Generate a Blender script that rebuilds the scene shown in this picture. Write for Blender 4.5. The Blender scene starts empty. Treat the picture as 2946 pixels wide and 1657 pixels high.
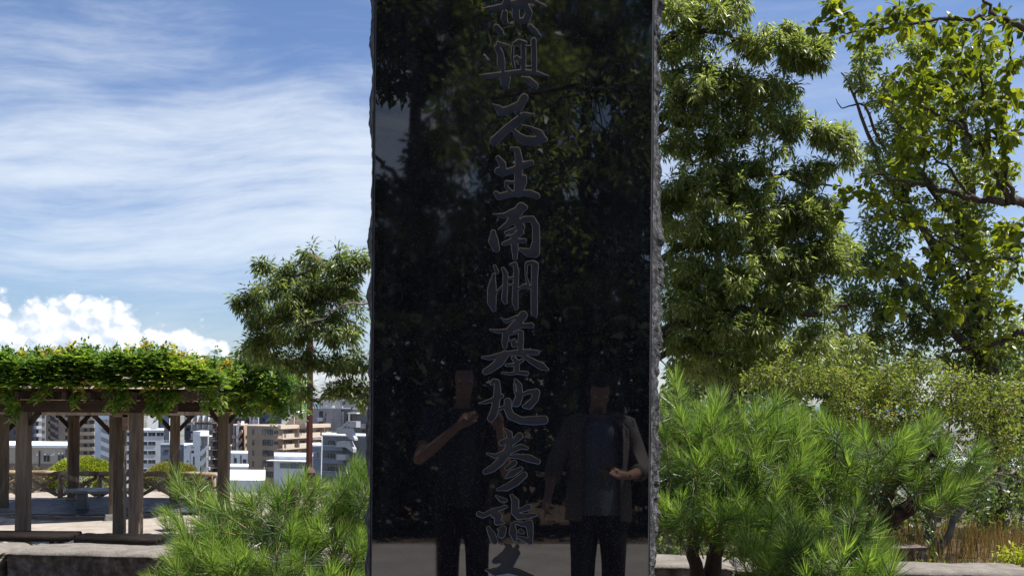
import bpy, bmesh, math, random
import numpy as np
from mathutils import Vector, Matrix, noise
from mathutils.geometry import delaunay_2d_cdt

S = bpy.context.scene
COL = S.collection
R = math.radians
random.seed(7)
RNG = np.random.default_rng(7)

# ---------------------------------------------------------------- camera, sky, sun, exposure
W0, H0, FPX, EYE = 2946.0, 1657.0, 2900.0, 1.5
ROLL, HY = R(0.48), 332.0
cam = bpy.data.objects.new('camera', bpy.data.cameras.new('camera'))
COL.objects.link(cam)
cam.location = (0, 0, EYE)
cam.rotation_euler = (Matrix.Rotation(R(90), 3, 'X') @ Matrix.Rotation(ROLL, 3, 'Z')).to_euler()
cam.data.sensor_width = 36
cam.data.lens = 36 * FPX / W0
cam.data.shift_x = HY * math.sin(ROLL) / W0
cam.data.shift_y = HY * math.cos(ROLL) / W0
cam.data.clip_start = 0.02
cam.data.clip_end = 90000
S.camera = cam

SUN_AZ, SUN_EL = R(84), R(63)          # azimuth measured from the view direction towards the right
sd = Vector((math.sin(SUN_AZ) * math.cos(SUN_EL), math.cos(SUN_AZ) * math.cos(SUN_EL), math.sin(SUN_EL)))
sun = bpy.data.objects.new('sun', bpy.data.lights.new('sun', 'SUN'))
COL.objects.link(sun)
sun.rotation_euler = sd.to_track_quat('Z', 'Y').to_euler()
sun.data.energy = 5.0
sun.data.angle = R(0.53)
sun.data.color = (1.0, 0.955, 0.88)

world = bpy.data.worlds.new('World')
S.world = world
world.use_nodes = True


class NT:
    """small helper for writing node trees"""
    def __init__(self, tree):
        self.t = tree
        tree.nodes.clear()

    def n(self, typ, ins=None, **props):
        nd = self.t.nodes.new(typ)
        for k, v in props.items():
            setattr(nd, k, v)
        for k, v in (ins or {}).items():
            s = nd.inputs[k]
            if isinstance(v, bpy.types.NodeSocket):
                self.t.links.new(v, s)
            else:
                s.default_value = v
        return nd

    def m(self, op, a, b=0.0, c=0.0, clamp=False):
        return self.n('ShaderNodeMath', {0: a, 1: b, 2: c}, operation=op, use_clamp=clamp).outputs[0]

    def ss(self, x, lo, hi, a=0.0, b=1.0):
        return self.n('ShaderNodeMapRange', {0: x, 1: lo, 2: hi, 3: a, 4: b}, interpolation_type='SMOOTHSTEP').outputs[0]

    def mix(self, f, a, b, blend='MIX'):
        nd = self.n('ShaderNodeMix', None, data_type='RGBA', blend_type=blend)
        for i, v in ((0, f), (6, a), (7, b)):
            if isinstance(v, bpy.types.NodeSocket):
                self.t.links.new(v, nd.inputs[i])
            else:
                nd.inputs[i].default_value = v if i == 0 else (*v[:3], 1)
        return nd.outputs[2]

    def ramp(self, f, stops):
        nd = self.n('ShaderNodeValToRGB', {0: f})
        cr = nd.color_ramp
        while len(cr.elements) < len(stops):
            cr.elements.new(0.5)
        for e, (p, c) in zip(cr.elements, stops):
            e.position = p
            e.color = (*c[:3], 1) if not isinstance(c, (int, float)) else (c, c, c, 1)
        return nd.outputs[0]

    def noise(self, vec, scale, detail=4, rough=0.55, dist=0.0, dim='3D'):
        ins = {'Scale': scale, 'Detail': detail, 'Roughness': rough, 'Distortion': dist}
        if vec is not None:
            ins['Vector'] = vec
        return self.n('ShaderNodeTexNoise', ins, noise_dimensions=dim).outputs[0]


def build_sky():
    T = NT(world.node_tree)
    out = T.n('ShaderNodeOutputWorld')
    sky = T.n('ShaderNodeTexSky', None, sky_type='NISHITA', sun_disc=False)
    sky.sun_elevation = SUN_EL
    sky.sun_rotation = SUN_AZ
    sky.air_density, sky.dust_density, sky.ozone_density = 1.0, 0.6, 2.2
    tint = T.mix(1.0, sky.outputs[0], (0.90, 0.965, 1.16), 'MULTIPLY')
    tc = T.n('ShaderNodeTexCoord').outputs['Generated']
    sp = T.n('ShaderNodeSeparateXYZ', {0: tc})
    x, y, z = sp.outputs
    az = T.m('MULTIPLY', T.m('ARCTAN2', x, y), 180 / math.pi)          # degrees, right of view
    el = T.m('MULTIPLY', T.m('ARCSINE', z), 180 / math.pi)

    def vec(a, b):
        return T.n('ShaderNodeCombineXYZ', {0: a, 1: b, 2: 0.0}).outputs[0]
    # thin high cloud: long streaks that rise a little to the right
    es = T.m('ADD', el, T.m('MULTIPLY', az, -0.10))
    c0 = T.noise(vec(T.m('MULTIPLY', az, 0.07), T.m('MULTIPLY', el, 0.12)), 1.0, 1, 0.5, 0, '2D')
    es2 = T.m('MULTIPLY_ADD', T.m('SUBTRACT', c0, 0.5), 2.6, es)
    c1 = T.noise(vec(T.m('MULTIPLY', az, 0.055), T.m('MULTIPLY', es2, 0.34)), 1.0, 6, 0.62, 0.0, '2D')
    c2 = T.noise(vec(T.m('MULTIPLY_ADD', az, 0.16, 7.0), T.m('MULTIPLY', es2, 1.25)), 1.0, 6, 0.66, 0.0, '2D')
    band = T.ramp(T.m('DIVIDE', el, 90.0), [(0.0, 0.50), (0.045, 0.46), (0.085, 0.60), (0.125, 0.74), (0.165, 0.64), (0.21, 0.43), (0.30, 0.36), (1.0, 0.30)])
    dens = T.m('MULTIPLY_ADD', c1, 1.0, T.m('MULTIPLY', c2, 0.22))
    dens = T.m('ADD', T.m('SUBTRACT', dens, 0.75), T.m('MULTIPLY', T.m('SUBTRACT', band, 0.36), 1.05))
    cir = T.m('MULTIPLY', T.ss(dens, -0.24, 0.52), 0.80)
    cir = T.m('MULTIPLY', cir, T.ss(az, 2.0, 20.0, 1.0, 0.45))
    col = T.mix(cir, tint, (7.6, 8.25, 9.0))
    high = T.n('ShaderNodeBackground', {'Strength': 0.069, 'Color': col})
    # heaped cloud bank low over the sea
    hump = T.m('MULTIPLY', T.ss(T.m('ABSOLUTE', T.m('ADD', az, 34.0)), 11.0, 24.0, 1.0, 0.0), 3.7)
    hv = T.m('MULTIPLY', T.noise(vec(T.m('MULTIPLY', az, 0.33), 2.0), 1.0, 2, 0.5, 0, '2D'), 2.7)
    top = T.m('ADD', T.m('ADD', hump, hv), 0.35)
    ey = T.m('MULTIPLY', el, 1.15)

    def billow(p):
        w = T.n('ShaderNodeTexNoise', {'Vector': p, 'Scale': 0.9, 'Detail': 1.0}, noise_dimensions='2D').outputs['Color']
        q = T.n('ShaderNodeVectorMath', {0: p, 1: T.n('ShaderNodeVectorMath', {0: w, 3: 0.55}, operation='SCALE').outputs[0]}, operation='ADD').outputs[0]
        v = T.n('ShaderNodeTexVoronoi', {'Vector': q, 'Scale': 0.85, 'Detail': 2.5, 'Roughness': 0.5, 'Lacunarity': 2.1, 'Smoothness': 0.35}, feature='SMOOTH_F1', normalize=True, voronoi_dimensions='2D').outputs['Distance']
        return T.m('SUBTRACT', 1.0, v)
    b0 = billow(vec(az, ey))
    b1 = billow(vec(T.m('ADD', az, 0.30), T.m('ADD', ey, 0.42)))
    f = T.m('MULTIPLY_ADD', T.m('SUBTRACT', b0, 0.62), 3.0, T.m('SUBTRACT', T.m('SUBTRACT', top, 0.25), el))
    mask = T.ss(f, -0.05, 0.85)
    mask = T.m('MULTIPLY', mask, T.ss(el, 0.1, 3.4, 0.05, 1.0))
    depth = T.ss(T.m('SUBTRACT', top, el), -0.3, 2.6)
    relief = T.m('MULTIPLY', T.m('SUBTRACT', b0, b1), 3.0)
    lum = T.m('ADD', T.m('SUBTRACT', 0.96, T.m('MULTIPLY', depth, 0.42)), relief, clamp=True)
    ccol = T.ramp(lum, [(0.0, (5.6, 6.5, 7.9)), (0.45, (7.0, 7.7, 8.7)), (0.8, (8.9, 9.2, 9.6)), (1.0, (10.2, 10.2, 10.2))])
    low = T.n('ShaderNodeBackground', {'Strength': 0.069, 'Color': T.mix(mask, col, ccol)})
    near = T.m('LESS_THAN', T.m('ABSOLUTE', T.m('SUBTRACT', el, 4.4)), 4.4)      # the bank lies between 0 and 9 degrees
    mx = T.n('ShaderNodeMixShader', {0: near, 1: high.outputs[0], 2: low.outputs[0]})
    T.t.links.new(mx.outputs[0], out.inputs[0])


build_sky()
world.cycles_visibility.camera = True
S.view_settings.view_transform = 'Standard'
S.view_settings.look = 'None'
S.view_settings.gamma = 1.0
S.view_settings.use_curve_mapping = False
S.view_settings.exposure = 0.78
S.render.engine = 'CYCLES'
S.cycles.max_bounces = 8
S.cycles.transparent_max_bounces = 8
S.cycles.use_denoising = True


# ---------------------------------------------------------------- pixel <-> place
def ray(px, py):
    dx, dy = px - W0 / 2, py - H0 / 2
    xl = dx * math.cos(ROLL) + dy * math.sin(ROLL)
    yl = -dx * math.sin(ROLL) + dy * math.cos(ROLL)
    return Vector((xl / FPX, 1.0, -(yl - HY) / FPX))


def at(px, py, D):
    return Vector((0, 0, EYE)) + ray(px, py) * D


# ---------------------------------------------------------------- objects
def tag(o, label=None, cat=None, group=None, kind=None):
    if label: o['label'] = label
    if cat: o['category'] = cat
    if group: o['group'] = group
    if kind: o['kind'] = kind
    return o


def empty(name, loc, label, cat, group=None):
    o = bpy.data.objects.new(name, None)
    COL.objects.link(o)
    o.empty_display_size = 0.2
    o.location = loc
    return tag(o, label, cat, group)


def link(name, me, mat, parent=None, smooth=False):
    if mat and len(me.materials) == 0:
        me.materials.append(mat)
    o = bpy.data.objects.new(name, me)
    COL.objects.link(o)
    if smooth:
        me.polygons.foreach_set('use_smooth', [True] * len(me.polygons))
    if parent is not None:
        o.parent = parent
        o.matrix_parent_inverse = Matrix.Translation(parent.location).inverted() if parent.parent is None else Matrix.Identity(4)
        if parent.parent is not None:      # parts keep an identity matrix of their own, so this keeps world coordinates
            o.matrix_parent_inverse = Matrix.Identity(4)
            par = parent
            m = Matrix.Identity(4)
            if par.parent is not None:
                m = (Matrix.Translation(par.parent.location) @ par.matrix_parent_inverse @ Matrix.Translation(par.location)).inverted()
            o.matrix_parent_inverse = m
    return o


class MB:
    """collects shapes, links them as one mesh object in world coordinates"""
    def __init__(self):
        self.v, self.f = [], []

    def add(self, vs, fs):
        k = len(self.v)
        self.v.extend([tuple(p) for p in vs])
        self.f.extend([tuple(i + k for i in q) for q in fs])
        return self

    def box(self, c, ex, ey, ez, hx, hy, hz):
        c, ex, ey, ez = Vector(c), Vector(ex), Vector(ey), Vector(ez)
        vs = [c + ex * (hx * a) + ey * (hy * b) + ez * (hz * d) for d in (-1, 1) for b in (-1, 1) for a in (-1, 1)]
        return self.add(vs, [(0, 2, 3, 1), (4, 5, 7, 6), (0, 1, 5, 4), (2, 6, 7, 3), (0, 4, 6, 2), (1, 3, 7, 5)])

    def abox(self, x0, x1, y0, y1, z0, z1):
        return self.box(((x0 + x1) / 2, (y0 + y1) / 2, (z0 + z1) / 2), (1, 0, 0), (0, 1, 0), (0, 0, 1), (x1 - x0) / 2, (y1 - y0) / 2, (z1 - z0) / 2)

    def bar(self, a, b, w, h, up=(0, 0, 1)):
        a, b = Vector(a), Vector(b)
        d = (b - a)
        L = d.length
        d.normalize()
        s = d.cross(Vector(up))
        if s.length < 1e-4:
            s = d.cross(Vector((0, 1, 0)))
        s.normalize()
        u = s.cross(d)
        return self.box((a + b) / 2, d, s, u, L / 2, w / 2, h / 2)

    def tube(self, pts, rad, n=6, wob=0.0):
        pts = [Vector(p) for p in pts]
        rings = []
        ref = Vector((0.31, 0.17, 0.93))
        for i, p in enumerate(pts):
            t = (pts[min(i + 1, len(pts) - 1)] - pts[max(i - 1, 0)])
            t = t.normalized() if t.length > 1e-9 else Vector((0, 0, 1))
            a = t.cross(ref)
            if a.length < 1e-3:
                a = t.cross(Vector((1, 0, 0)))
            a.normalize()
            b = t.cross(a)
            r = rad[i] if hasattr(rad, '__len__') else rad
            rings.append([p + (a * math.cos(k * 2 * math.pi / n) + b * math.sin(k * 2 * math.pi / n)) * (r * (1 + wob * random.uniform(-1, 1))) for k in range(n)])
        vs = [v for rg in rings for v in rg]
        fs = []
        for i in range(len(pts) - 1):
            for k in range(n):
                k2 = (k + 1) % n
                fs.append((i * n + k, i * n + k2, (i + 1) * n + k2, (i + 1) * n + k))
        fs.append(tuple(range(n - 1, -1, -1)))
        fs.append(tuple((len(pts) - 1) * n + k for k in range(n)))
        return self.add(vs, fs)

    def prism(self, poly, off):
        """closed polygon (list of 3-D points) swept by the vector off"""
        off = Vector(off)
        n = len(poly)
        vs = [Vector(p) for p in poly] + [Vector(p) + off for p in poly]
        fs = [tuple(range(n - 1, -1, -1)), tuple(range(n, 2 * n))] + [(i, (i + 1) % n, n + (i + 1) % n, n + i) for i in range(n)]
        return self.add(vs, fs)

    def mesh(self, name):
        me = bpy.data.meshes.new(name)
        me.from_pydata(self.v, [], self.f)
        bm = bmesh.new()
        bm.from_mesh(me)
        bmesh.ops.recalc_face_normals(bm, faces=bm.faces)
        bm.to_mesh(me)
        bm.free()
        me.update()
        return me

    def build(self, name, mat, parent=None, smooth=False, bevel=0.0):
        o = link(name, self.mesh(name), mat, parent, smooth)
        if bevel:
            b = o.modifiers.new('edge', 'BEVEL')
            b.width, b.segments, b.limit_method = bevel, 2, 'ANGLE'
        return o


def np_mesh(name, v, f, tint=None):
    """mesh from arrays: v (n,3), f (m,k) all of one size; tint is one value per face"""
    me = bpy.data.meshes.new(name)
    v = np.asarray(v, dtype=np.float32)
    f = np.asarray(f, dtype=np.int32)
    m, k = f.shape
    me.vertices.add(len(v))
    me.vertices.foreach_set('co', v.ravel())
    me.loops.add(m * k)
    me.loops.foreach_set('vertex_index', f.ravel())
    me.polygons.add(m)
    me.polygons.foreach_set('loop_start', np.arange(0, m * k, k, dtype=np.int32))
    me.polygons.foreach_set('loop_total', np.full(m, k, dtype=np.int32))
    me.update(calc_edges=True)
    if tint is not None:
        a = me.attributes.new('tint', 'FLOAT', 'FACE')
        a.data.foreach_set('value', np.asarray(tint, dtype=np.float32))
    return me


# ---------------------------------------------------------------- materials
def mat_new(name):
    m = bpy.data.materials.new(name)
    m.use_nodes = True
    return m, NT(m.node_tree)


def finish(T, shader):
    o = T.n('ShaderNodeOutputMaterial')
    T.t.links.new(shader, o.inputs[0])


def rough_mat(name, c1, c2, scale=8.0, rough=0.85, bump=0.3, bscale=None, detail=6, c3=None, stretch=(1, 1, 1), spec=0.3, dist=0.02):
    """two- or three-tone weathered surface with relief"""
    m, T = mat_new(name)
    tc = T.n('ShaderNodeTexCoord').outputs['Object']
    mp = T.n('ShaderNodeMapping', {0: tc, 3: stretch}).outputs[0]
    a = T.noise(mp, scale, detail, 0.62)
    stops = [(0.32, c1), (0.68, c2)] if c3 is None else [(0.28, c1), (0.52, c2), (0.74, c3)]
    col = T.ramp(a, stops)
    fine = T.noise(mp, scale * 7, 4, 0.6)
    col = T.mix(0.22, col, T.ramp(fine, [(0.3, 0.35), (0.7, 1.0)]), 'MULTIPLY')
    b = T.noise(mp, bscale or scale * 3, 6, 0.65)
    bp = T.n('ShaderNodeBump', {'Strength': bump, 'Distance': dist, 'Height': b}).outputs[0]
    bs = T.n('ShaderNodeBsdfPrincipled', {'Base Color': col, 'Roughness': rough, 'Normal': bp, 'Specular IOR Level': spec})
    finish(T, bs.outputs[0])
    return m


def leaf_mat(name, stops, rough=0.42, trans=0.35, tcol=None, spec=0.5):
    """foliage: colour by each leaf's own tint value, light passing through the blade"""
    m, T = mat_new(name)
    t = T.n('ShaderNodeAttribute', None, attribute_name='tint').outputs['Fac']
    col = T.ramp(t, stops)
    bs = T.n('ShaderNodeBsdfPrincipled', {'Base Color': col, 'Roughness': rough, 'Specular IOR Level': spec})
    tr = T.n('ShaderNodeBsdfTranslucent', {'Color': T.mix(1.0, col, tcol or (2.0, 2.1, 0.9), 'MULTIPLY')})
    mx = T.n('ShaderNodeMixShader', {0: trans, 1: bs.outputs[0], 2: tr.outputs[0]})
    finish(T, mx.outputs[0])
    return m


M = {}
M['plaster'] = rough_mat('pale_gravel', (0.270, 0.234, 0.198), (0.396, 0.351, 0.306), 3.0, 0.95, 0.3, 60)
M['paving'] = rough_mat('pale_paving', (0.324, 0.297, 0.279), (0.432, 0.405, 0.378), 2.0, 0.9, 0.25, 40)
M['earth'] = rough_mat('dry_earth', (0.07, 0.05, 0.035), (0.16, 0.12, 0.09), 6.0, 0.95, 0.6, 30)
M['stone'] = rough_mat('wall_stone', (0.035, 0.029, 0.024), (0.16, 0.135, 0.11), 13.0, 0.92, 1.0, 22, c3=(0.36, 0.315, 0.265), dist=0.08)
M['coping'] = rough_mat('coping_stone', (0.145, 0.127, 0.107), (0.252, 0.226, 0.196), 7.0, 0.9, 0.6, 40)
M['wood'] = rough_mat('grey_timber', (0.066, 0.045, 0.031), (0.156, 0.121, 0.090), 5.0, 0.85, 0.5, 22, stretch=(2.730, 2.730, 0.273), c3=(0.203, 0.168, 0.129))
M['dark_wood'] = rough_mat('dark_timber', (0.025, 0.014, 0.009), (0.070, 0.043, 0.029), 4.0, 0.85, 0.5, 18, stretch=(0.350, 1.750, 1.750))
M['red_wood'] = rough_mat('reddish_boards', (0.28, 0.17, 0.13), (0.46, 0.35, 0.28), 4.0, 0.85, 0.4, 18, stretch=(0.4, 3, 3))
M['log'] = rough_mat('rustic_log', (0.20, 0.145, 0.09), (0.42, 0.33, 0.22), 6.0, 0.85, 0.5, 18)
M['bench_wood'] = rough_mat('blackened_timber', (0.005, 0.004, 0.004), (0.020, 0.015, 0.013), 5.0, 0.7, 0.4, 18, stretch=(0.5, 2.5, 2.5), spec=0.1)
M['floor_tile'] = rough_mat('blue_grey_tile', (0.043, 0.050, 0.070), (0.065, 0.075, 0.100), 5.0, 0.55, 0.1, 30)
M['table'] = rough_mat('blue_grey_table', (0.112, 0.126, 0.147), (0.182, 0.196, 0.217), 6.0, 0.5, 0.1, 30)
M['bark'] = rough_mat('bark', (0.035, 0.026, 0.020), (0.11, 0.085, 0.066), 9.0, 0.9, 0.9, 26, stretch=(1, 1, 0.4))
M['pale_bark'] = rough_mat('pale_bark', (0.13, 0.10, 0.075), (0.27, 0.225, 0.17), 9.0, 0.85, 0.6, 26)
M['pine_bark'] = rough_mat('pine_bark', (0.022, 0.014, 0.011), (0.075, 0.05, 0.038), 14.0, 0.95, 1.0, 30, stretch=(1, 1, 0.5))
# ---------------------------------------------------------------- the stele
PT = Vector((0, 3.25, 0))
YAW = math.atan(63 / FPX)
EX = Vector((math.cos(YAW), math.sin(YAW), 0))
NRM = Vector((math.sin(YAW), -math.cos(YAW), 0))


def on_plane(px, py, P=PT, n=NRM):
    r = ray(px, py)
    o = Vector((0, 0, EYE))
    return o + r * ((P - o).dot(n) / r.dot(n))


def uz(px, py):
    p = on_plane(px, py)
    return (p - PT).dot(EX), p.z


def face_pt(u, z, d=0.0):
    return PT + EX * u + Vector((0, 0, z)) - NRM * d


def mirror(p):
    p = Vector(p)
    return p - NRM * (2 * (p - PT).dot(NRM))


# brush strokes of the carved inscription: (x, y, radius) along each stroke, in steps of the six groups' own grids
GR = {1: (1370, 0, 5.174), 2: (1370, 260, 4.526), 3: (1370, 570, 4.026), 4: (1370, 880, 4.026), 5: (1350, 1210, 3.243)}
CH = [
 (1, [[(470,-560,40),(480,-300,50),(480,60,40)],[(200,-420,40),(760,-450,45)],[(700,-560,40),(690,-300,50)],[(60,-200,45),(500,-230,55),(960,-210,35)],[(85,125,12),(230,135,50),(420,95,55),(620,30,50),(820,10,42),(1030,90,20)],
      [(425,190,48),(412,270,55),(440,345,45)],[(590,110,60),(590,230,62),(610,290,50)],[(570,110,45),(740,90,55),(785,190,58),(740,310,60),(640,310,45)],[(300,400,45),(360,470,50),(400,515,25)],[(800,390,40),(870,470,52),(950,540,25)],[(470,-20,60),(440,60,60)]]),
 (1, [[(310,700,48),(360,800,55),(372,940,65),(395,1030,42)],[(320,640,30),(430,690,45),(480,690,30)],[(545,690,24),(535,880,28),(565,1010,26)],[(560,650,28),(640,610,36),(730,640,36)],[(700,640,38),(705,850,44),(700,1010,44)],[(855,600,44),(862,800,46),(860,1050,44)],[(600,850,32),(650,890,34),(640,960,26)],[(740,1000,22),(840,990,22)],[(740,690,20),(830,690,20)],
      [(60,1115,14),(190,1140,52),(420,1105,48),(680,1065,42),(880,1085,40),(1070,1135,20)],[(430,1170,85),(432,1240,72),(460,1310,36)],[(690,1150,22),(780,1200,62),(870,1280,62),(895,1325,22)]]),
 (2, [[(625,95,58),(570,190,58),(540,290,40)],[(220,182,14),(300,240,48),(330,285,62),(430,250,55),(550,190,50)],[(745,320,26),(620,330,50),(500,430,62),(370,530,60),(235,660,62)],[(490,520,30),(545,590,48),(640,655,66),(760,660,66),(890,640,44)],[(600,455,14),(720,490,26),(820,560,55),(860,620,50)]]),
 (2, [[(460,755,26),(535,780,46),(556,900,54),(550,1100,56),(545,1340,58)],[(285,880,36),(340,960,52),(350,1050,50)],[(285,1050,52),(340,1080,48),(480,1040,48),(620,975,50),(715,945,42)],[(480,1200,24),(390,1200,30),(390,1250,24),(440,1310,30)],[(625,1130,36),(632,1200,34),(590,1290,36)],[(255,1335,34),(300,1385,48),(420,1350,46),(560,1335,46),(700,1340,50),(790,1375,46)]]),
 (3, [[(520,105,60),(480,170,58),(420,250,58),(350,315,36),(258,362,14)],[(198,185,12),(320,205,34),(420,165,45),(560,110,40)],[(198,395,34),(200,500,62),(232,585,46)],[(470,300,34),(560,245,40),(650,240,38),(694,330,46),(694,500,50),(675,625,66),(600,630,52),(512,592,24)],[(530,330,40),(500,400,45),(440,450,44),(447,560,46),(450,690,32)],[(345,400,24),(470,345,20)],[(320,530,30),(400,500,36),(560,490,30)],[(350,440,14),(540,405,22)]]),
 (3, [[(215,790,24),(242,855,26)],[(205,890,26),(182,1050,54),(180,1200,56),(205,1285,32)],[(205,1180,14),(240,1080,14),(300,1020,13),(430,1000,16)],[(312,820,26),(340,880,34),(335,1050,34),(325,1170,38),(338,1205,28)],[(400,770,20),(450,762,30),(465,850,36),(455,1050,38),(450,1200,40),(466,1268,28)],[(360,930,14),(430,920,18)],[(580,770,22),(577,900,15),(600,990,22)],[(590,755,28),(665,745,28)],[(490,1050,18),(560,1015,28),(640,1030,26)],[(682,775,46),(674,950,42),(672,1200,44),(674,1330,42),(695,1378,14)]]),
 (4, [[(545,105,54),(505,165,50),(420,245,46),(345,330,46),(330,420,40),(332,470,30)],[(288,140,12),(350,180,26),(470,120,18)],[(160,275,12),(250,295,26),(340,290,30)],[(640,225,36),(540,225,30),(430,268,20)],[(402,330,14),(500,295,24),(520,310,36),(515,420,38),(512,500,36)],[(440,400,26),(440,450,36),(480,440,30)],[(390,400,18),(420,420,18)],
      [(70,595,16),(150,600,30),(300,570,40),(450,530,26),(600,530,34),(700,540,36)],[(335,560,50),(270,650,55),(180,720,48),(110,758,42)],[(400,560,15),(530,560,24),(650,640,38),(760,700,46),(825,735,22)],[(430,600,30),(470,650,36),(470,760,36)],[(350,685,20),(440,680,22),(530,630,26)],[(300,775,15),(390,785,20),(480,770,24),(585,780,30)]]),
 (4, [[(178,900,24),(200,866,30),(242,880,36),(246,1000,46),(225,1150,48),(200,1250,50),(170,1300,46)],[(30,1125,9),(120,1110,26),(220,1080,34),(300,1040,26)],[(275,1190,22),(345,1160,26)],[(365,1105,46),(366,1190,48),(400,1270,50),(520,1325,45),(680,1325,56),(785,1318,54)],[(455,860,25),(500,920,36),(500,1050,46),(470,1120,50),(430,1150,20)],[(440,900,15),(448,1000,13),(470,1050,14)],[(540,1020,25),(620,990,28),(695,1000,48),(680,1080,45),(610,1150,50),(555,1160,26)]]),
 (5, [[(332,80,16),(375,120,30),(382,200,36),(360,280,42),(300,370,40),(220,440,38),(150,475,28)],[(300,205,30),(355,185,28)],[(470,142,36),(415,195,28)],[(168,305,13),(240,330,23),(340,300,32),(480,240,28),(540,255,18)],[(370,335,15),(450,330,26),(560,350,38),(640,380,28)],[(420,392,30),(350,445,22)],[(482,447,24),(400,490,34),(345,530,15)],[(512,505,34),(440,565,40),(350,620,36),(268,640,18)]]),
 (5, [[(252,700,13),(300,735,26),(340,740,20)],[(90,868,28),(130,885,26),(220,840,26),(345,800,18)],[(225,880,26),(270,885,42),(262,945,32),(320,950,14)],[(178,1000,22),(210,1060,36),(236,1120,36)],[(270,1010,14),(315,1010,36),(300,1060,38)],[(397,700,20),(430,750,38),(426,850,38),(455,890,32),(540,890,28),(622,876,18)],[(480,835,25),(550,805,32)],[(408,965,26),(408,1040,42),(425,1110,22)],[(425,945,16),(490,965,22),(560,960,40),(570,1050,32),(578,1140,18)],[(460,1085,18),(530,1110,28),(570,1140,20)],[(480,1030,28),(500,1040,20)]]),
 (5, [[(325,1145,14),(372,1175,36),(335,1235,36),(240,1290,22)],[(235,1310,30),(330,1300,32),(420,1225,40),(450,1170,26)],[(440,1235,42),(375,1330,52),(270,1400,40),(160,1392,15)],[(160,1392,12),(240,1425,28),(370,1390,38),(450,1410,40),(560,1450,32),(700,1520,26)]]),
]


def char_sdf(gx, gy, ch):
    g, strokes = ch
    x0, y0, s = GR[g]
    d = np.full(gx.shape, 1e9)
    for st in strokes:
        pts = [(x0 + a / s, y0 + b / s, r / s - 0.5) for a, b, r in st]
        for (ax, ay, ar), (bx, by, br) in zip(pts[:-1], pts[1:]):
            vx, vy = bx - ax, by - ay
            L = vx * vx + vy * vy + 1e-9
            t = np.clip(((gx - ax) * vx + (gy - ay) * vy) / L, 0, 1)
            t2 = t * t * (3 - 2 * t)
            dd = np.hypot(gx - ax - t * vx, gy - ay - t * vy) - (ar + (br - ar) * t2)
            d = np.minimum(d, dd)
    return d


def contours(F, gx, gy, lev, pts, edges, keys):
    """marching squares on F=lev; appends points (image coordinates) and edges"""
    ny, nx = F.shape
    G = F - lev
    neg = G < 0
    cells = np.argwhere((neg[:-1, :-1] != neg[1:, 1:]) | (neg[:-1, 1:] != neg[1:, :-1]) | (neg[:-1, :-1] != neg[:-1, 1:]))

    def ep(i0, j0, i1, j1):
        k = (lev, i0, j0, i1, j1)
        if k not in keys:
            a, b = G[i0, j0], G[i1, j1]
            t = min(0.97, max(0.03, a / (a - b)))
            keys[k] = len(pts)
            pts.append((gx[i0, j0] + t * (gx[i1, j1] - gx[i0, j0]), gy[i0, j0] + t * (gy[i1, j1] - gy[i0, j0])))
        return keys[k]
    for i, j in cells:
        c = [neg[i, j], neg[i, j + 1], neg[i + 1, j + 1], neg[i + 1, j]]
        e = []
        if c[0] != c[1]: e.append(ep(i, j, i, j + 1))
        if c[1] != c[2]: e.append(ep(i, j + 1, i + 1, j + 1))
        if c[2] != c[3]: e.append(ep(i + 1, j, i + 1, j + 1))
        if c[3] != c[0]: e.append(ep(i, j, i + 1, j))
        for a, b in zip(e[::2], e[1::2]):
            edges.append((a, b))


def granite(name, rough_side=False):
    m, T = mat_new(name)
    tc = T.n('ShaderNodeTexCoord').outputs['Object']
    if rough_side:
        a = T.noise(tc, 42, 6, 0.75)
        b = T.noise(tc, 14, 5, 0.6)
        col = T.mix(T.ramp(b, [(0.35, 0.0), (0.65, 1.0)]), (0.030, 0.030, 0.033), (0.17, 0.17, 0.178))
        col = T.mix(1.0, col, T.ramp(a, [(0.44, 0.05), (0.58, 1.0)]), 'MULTIPLY')
        h = T.m('ADD', T.noise(tc, 45, 6, 0.7), T.m('MULTIPLY', b, 0.8))
        bp = T.n('ShaderNodeBump', {'Strength': 1.0, 'Distance': 0.02, 'Height': h}).outputs[0]
        bs = T.n('ShaderNodeBsdfPrincipled', {'Base Color': col, 'Roughness': 0.75, 'Normal': bp, 'Specular IOR Level': 0.4})
    else:
        sp = T.n('ShaderNodeTexVoronoi', {'Vector': tc, 'Scale': 520.0}, feature='F1').outputs['Color']
        spk = T.ramp(T.n('ShaderNodeSeparateColor', {0: sp}).outputs[0], [(0.0, 0.0), (0.93, 0.0), (1.0, 1.0)])
        dust = T.noise(tc, 3.0, 6, 0.6)
        sx = T.n('ShaderNodeSeparateXYZ', {0: tc})
        smear = T.noise(T.n('ShaderNodeCombineXYZ', {0: T.m('MULTIPLY', sx.outputs[0], 9.0), 1: 0.0, 2: T.m('MULTIPLY', sx.outputs[2], 1.2)}).outputs[0], 1.5, 6, 0.65)
        col = T.mix(spk, (0.006, 0.006, 0.0075), (0.06, 0.06, 0.066))
        col = T.mix(T.m('MULTIPLY', T.ramp(smear, [(0.42, 0.0), (0.75, 1.0)]), 0.45), col, (0.020, 0.022, 0.028))
        ro = T.m('ADD', 0.012, T.m('MULTIPLY', T.ramp(dust, [(0.45, 0.0), (0.75, 1.0)]), 0.035))
        bs = T.n('ShaderNodeBsdfPrincipled', {'Base Color': col, 'Roughness': ro, 'IOR': 1.82, 'Specular IOR Level': 0.5})
    finish(T, bs.outputs[0])
    return m


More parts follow.
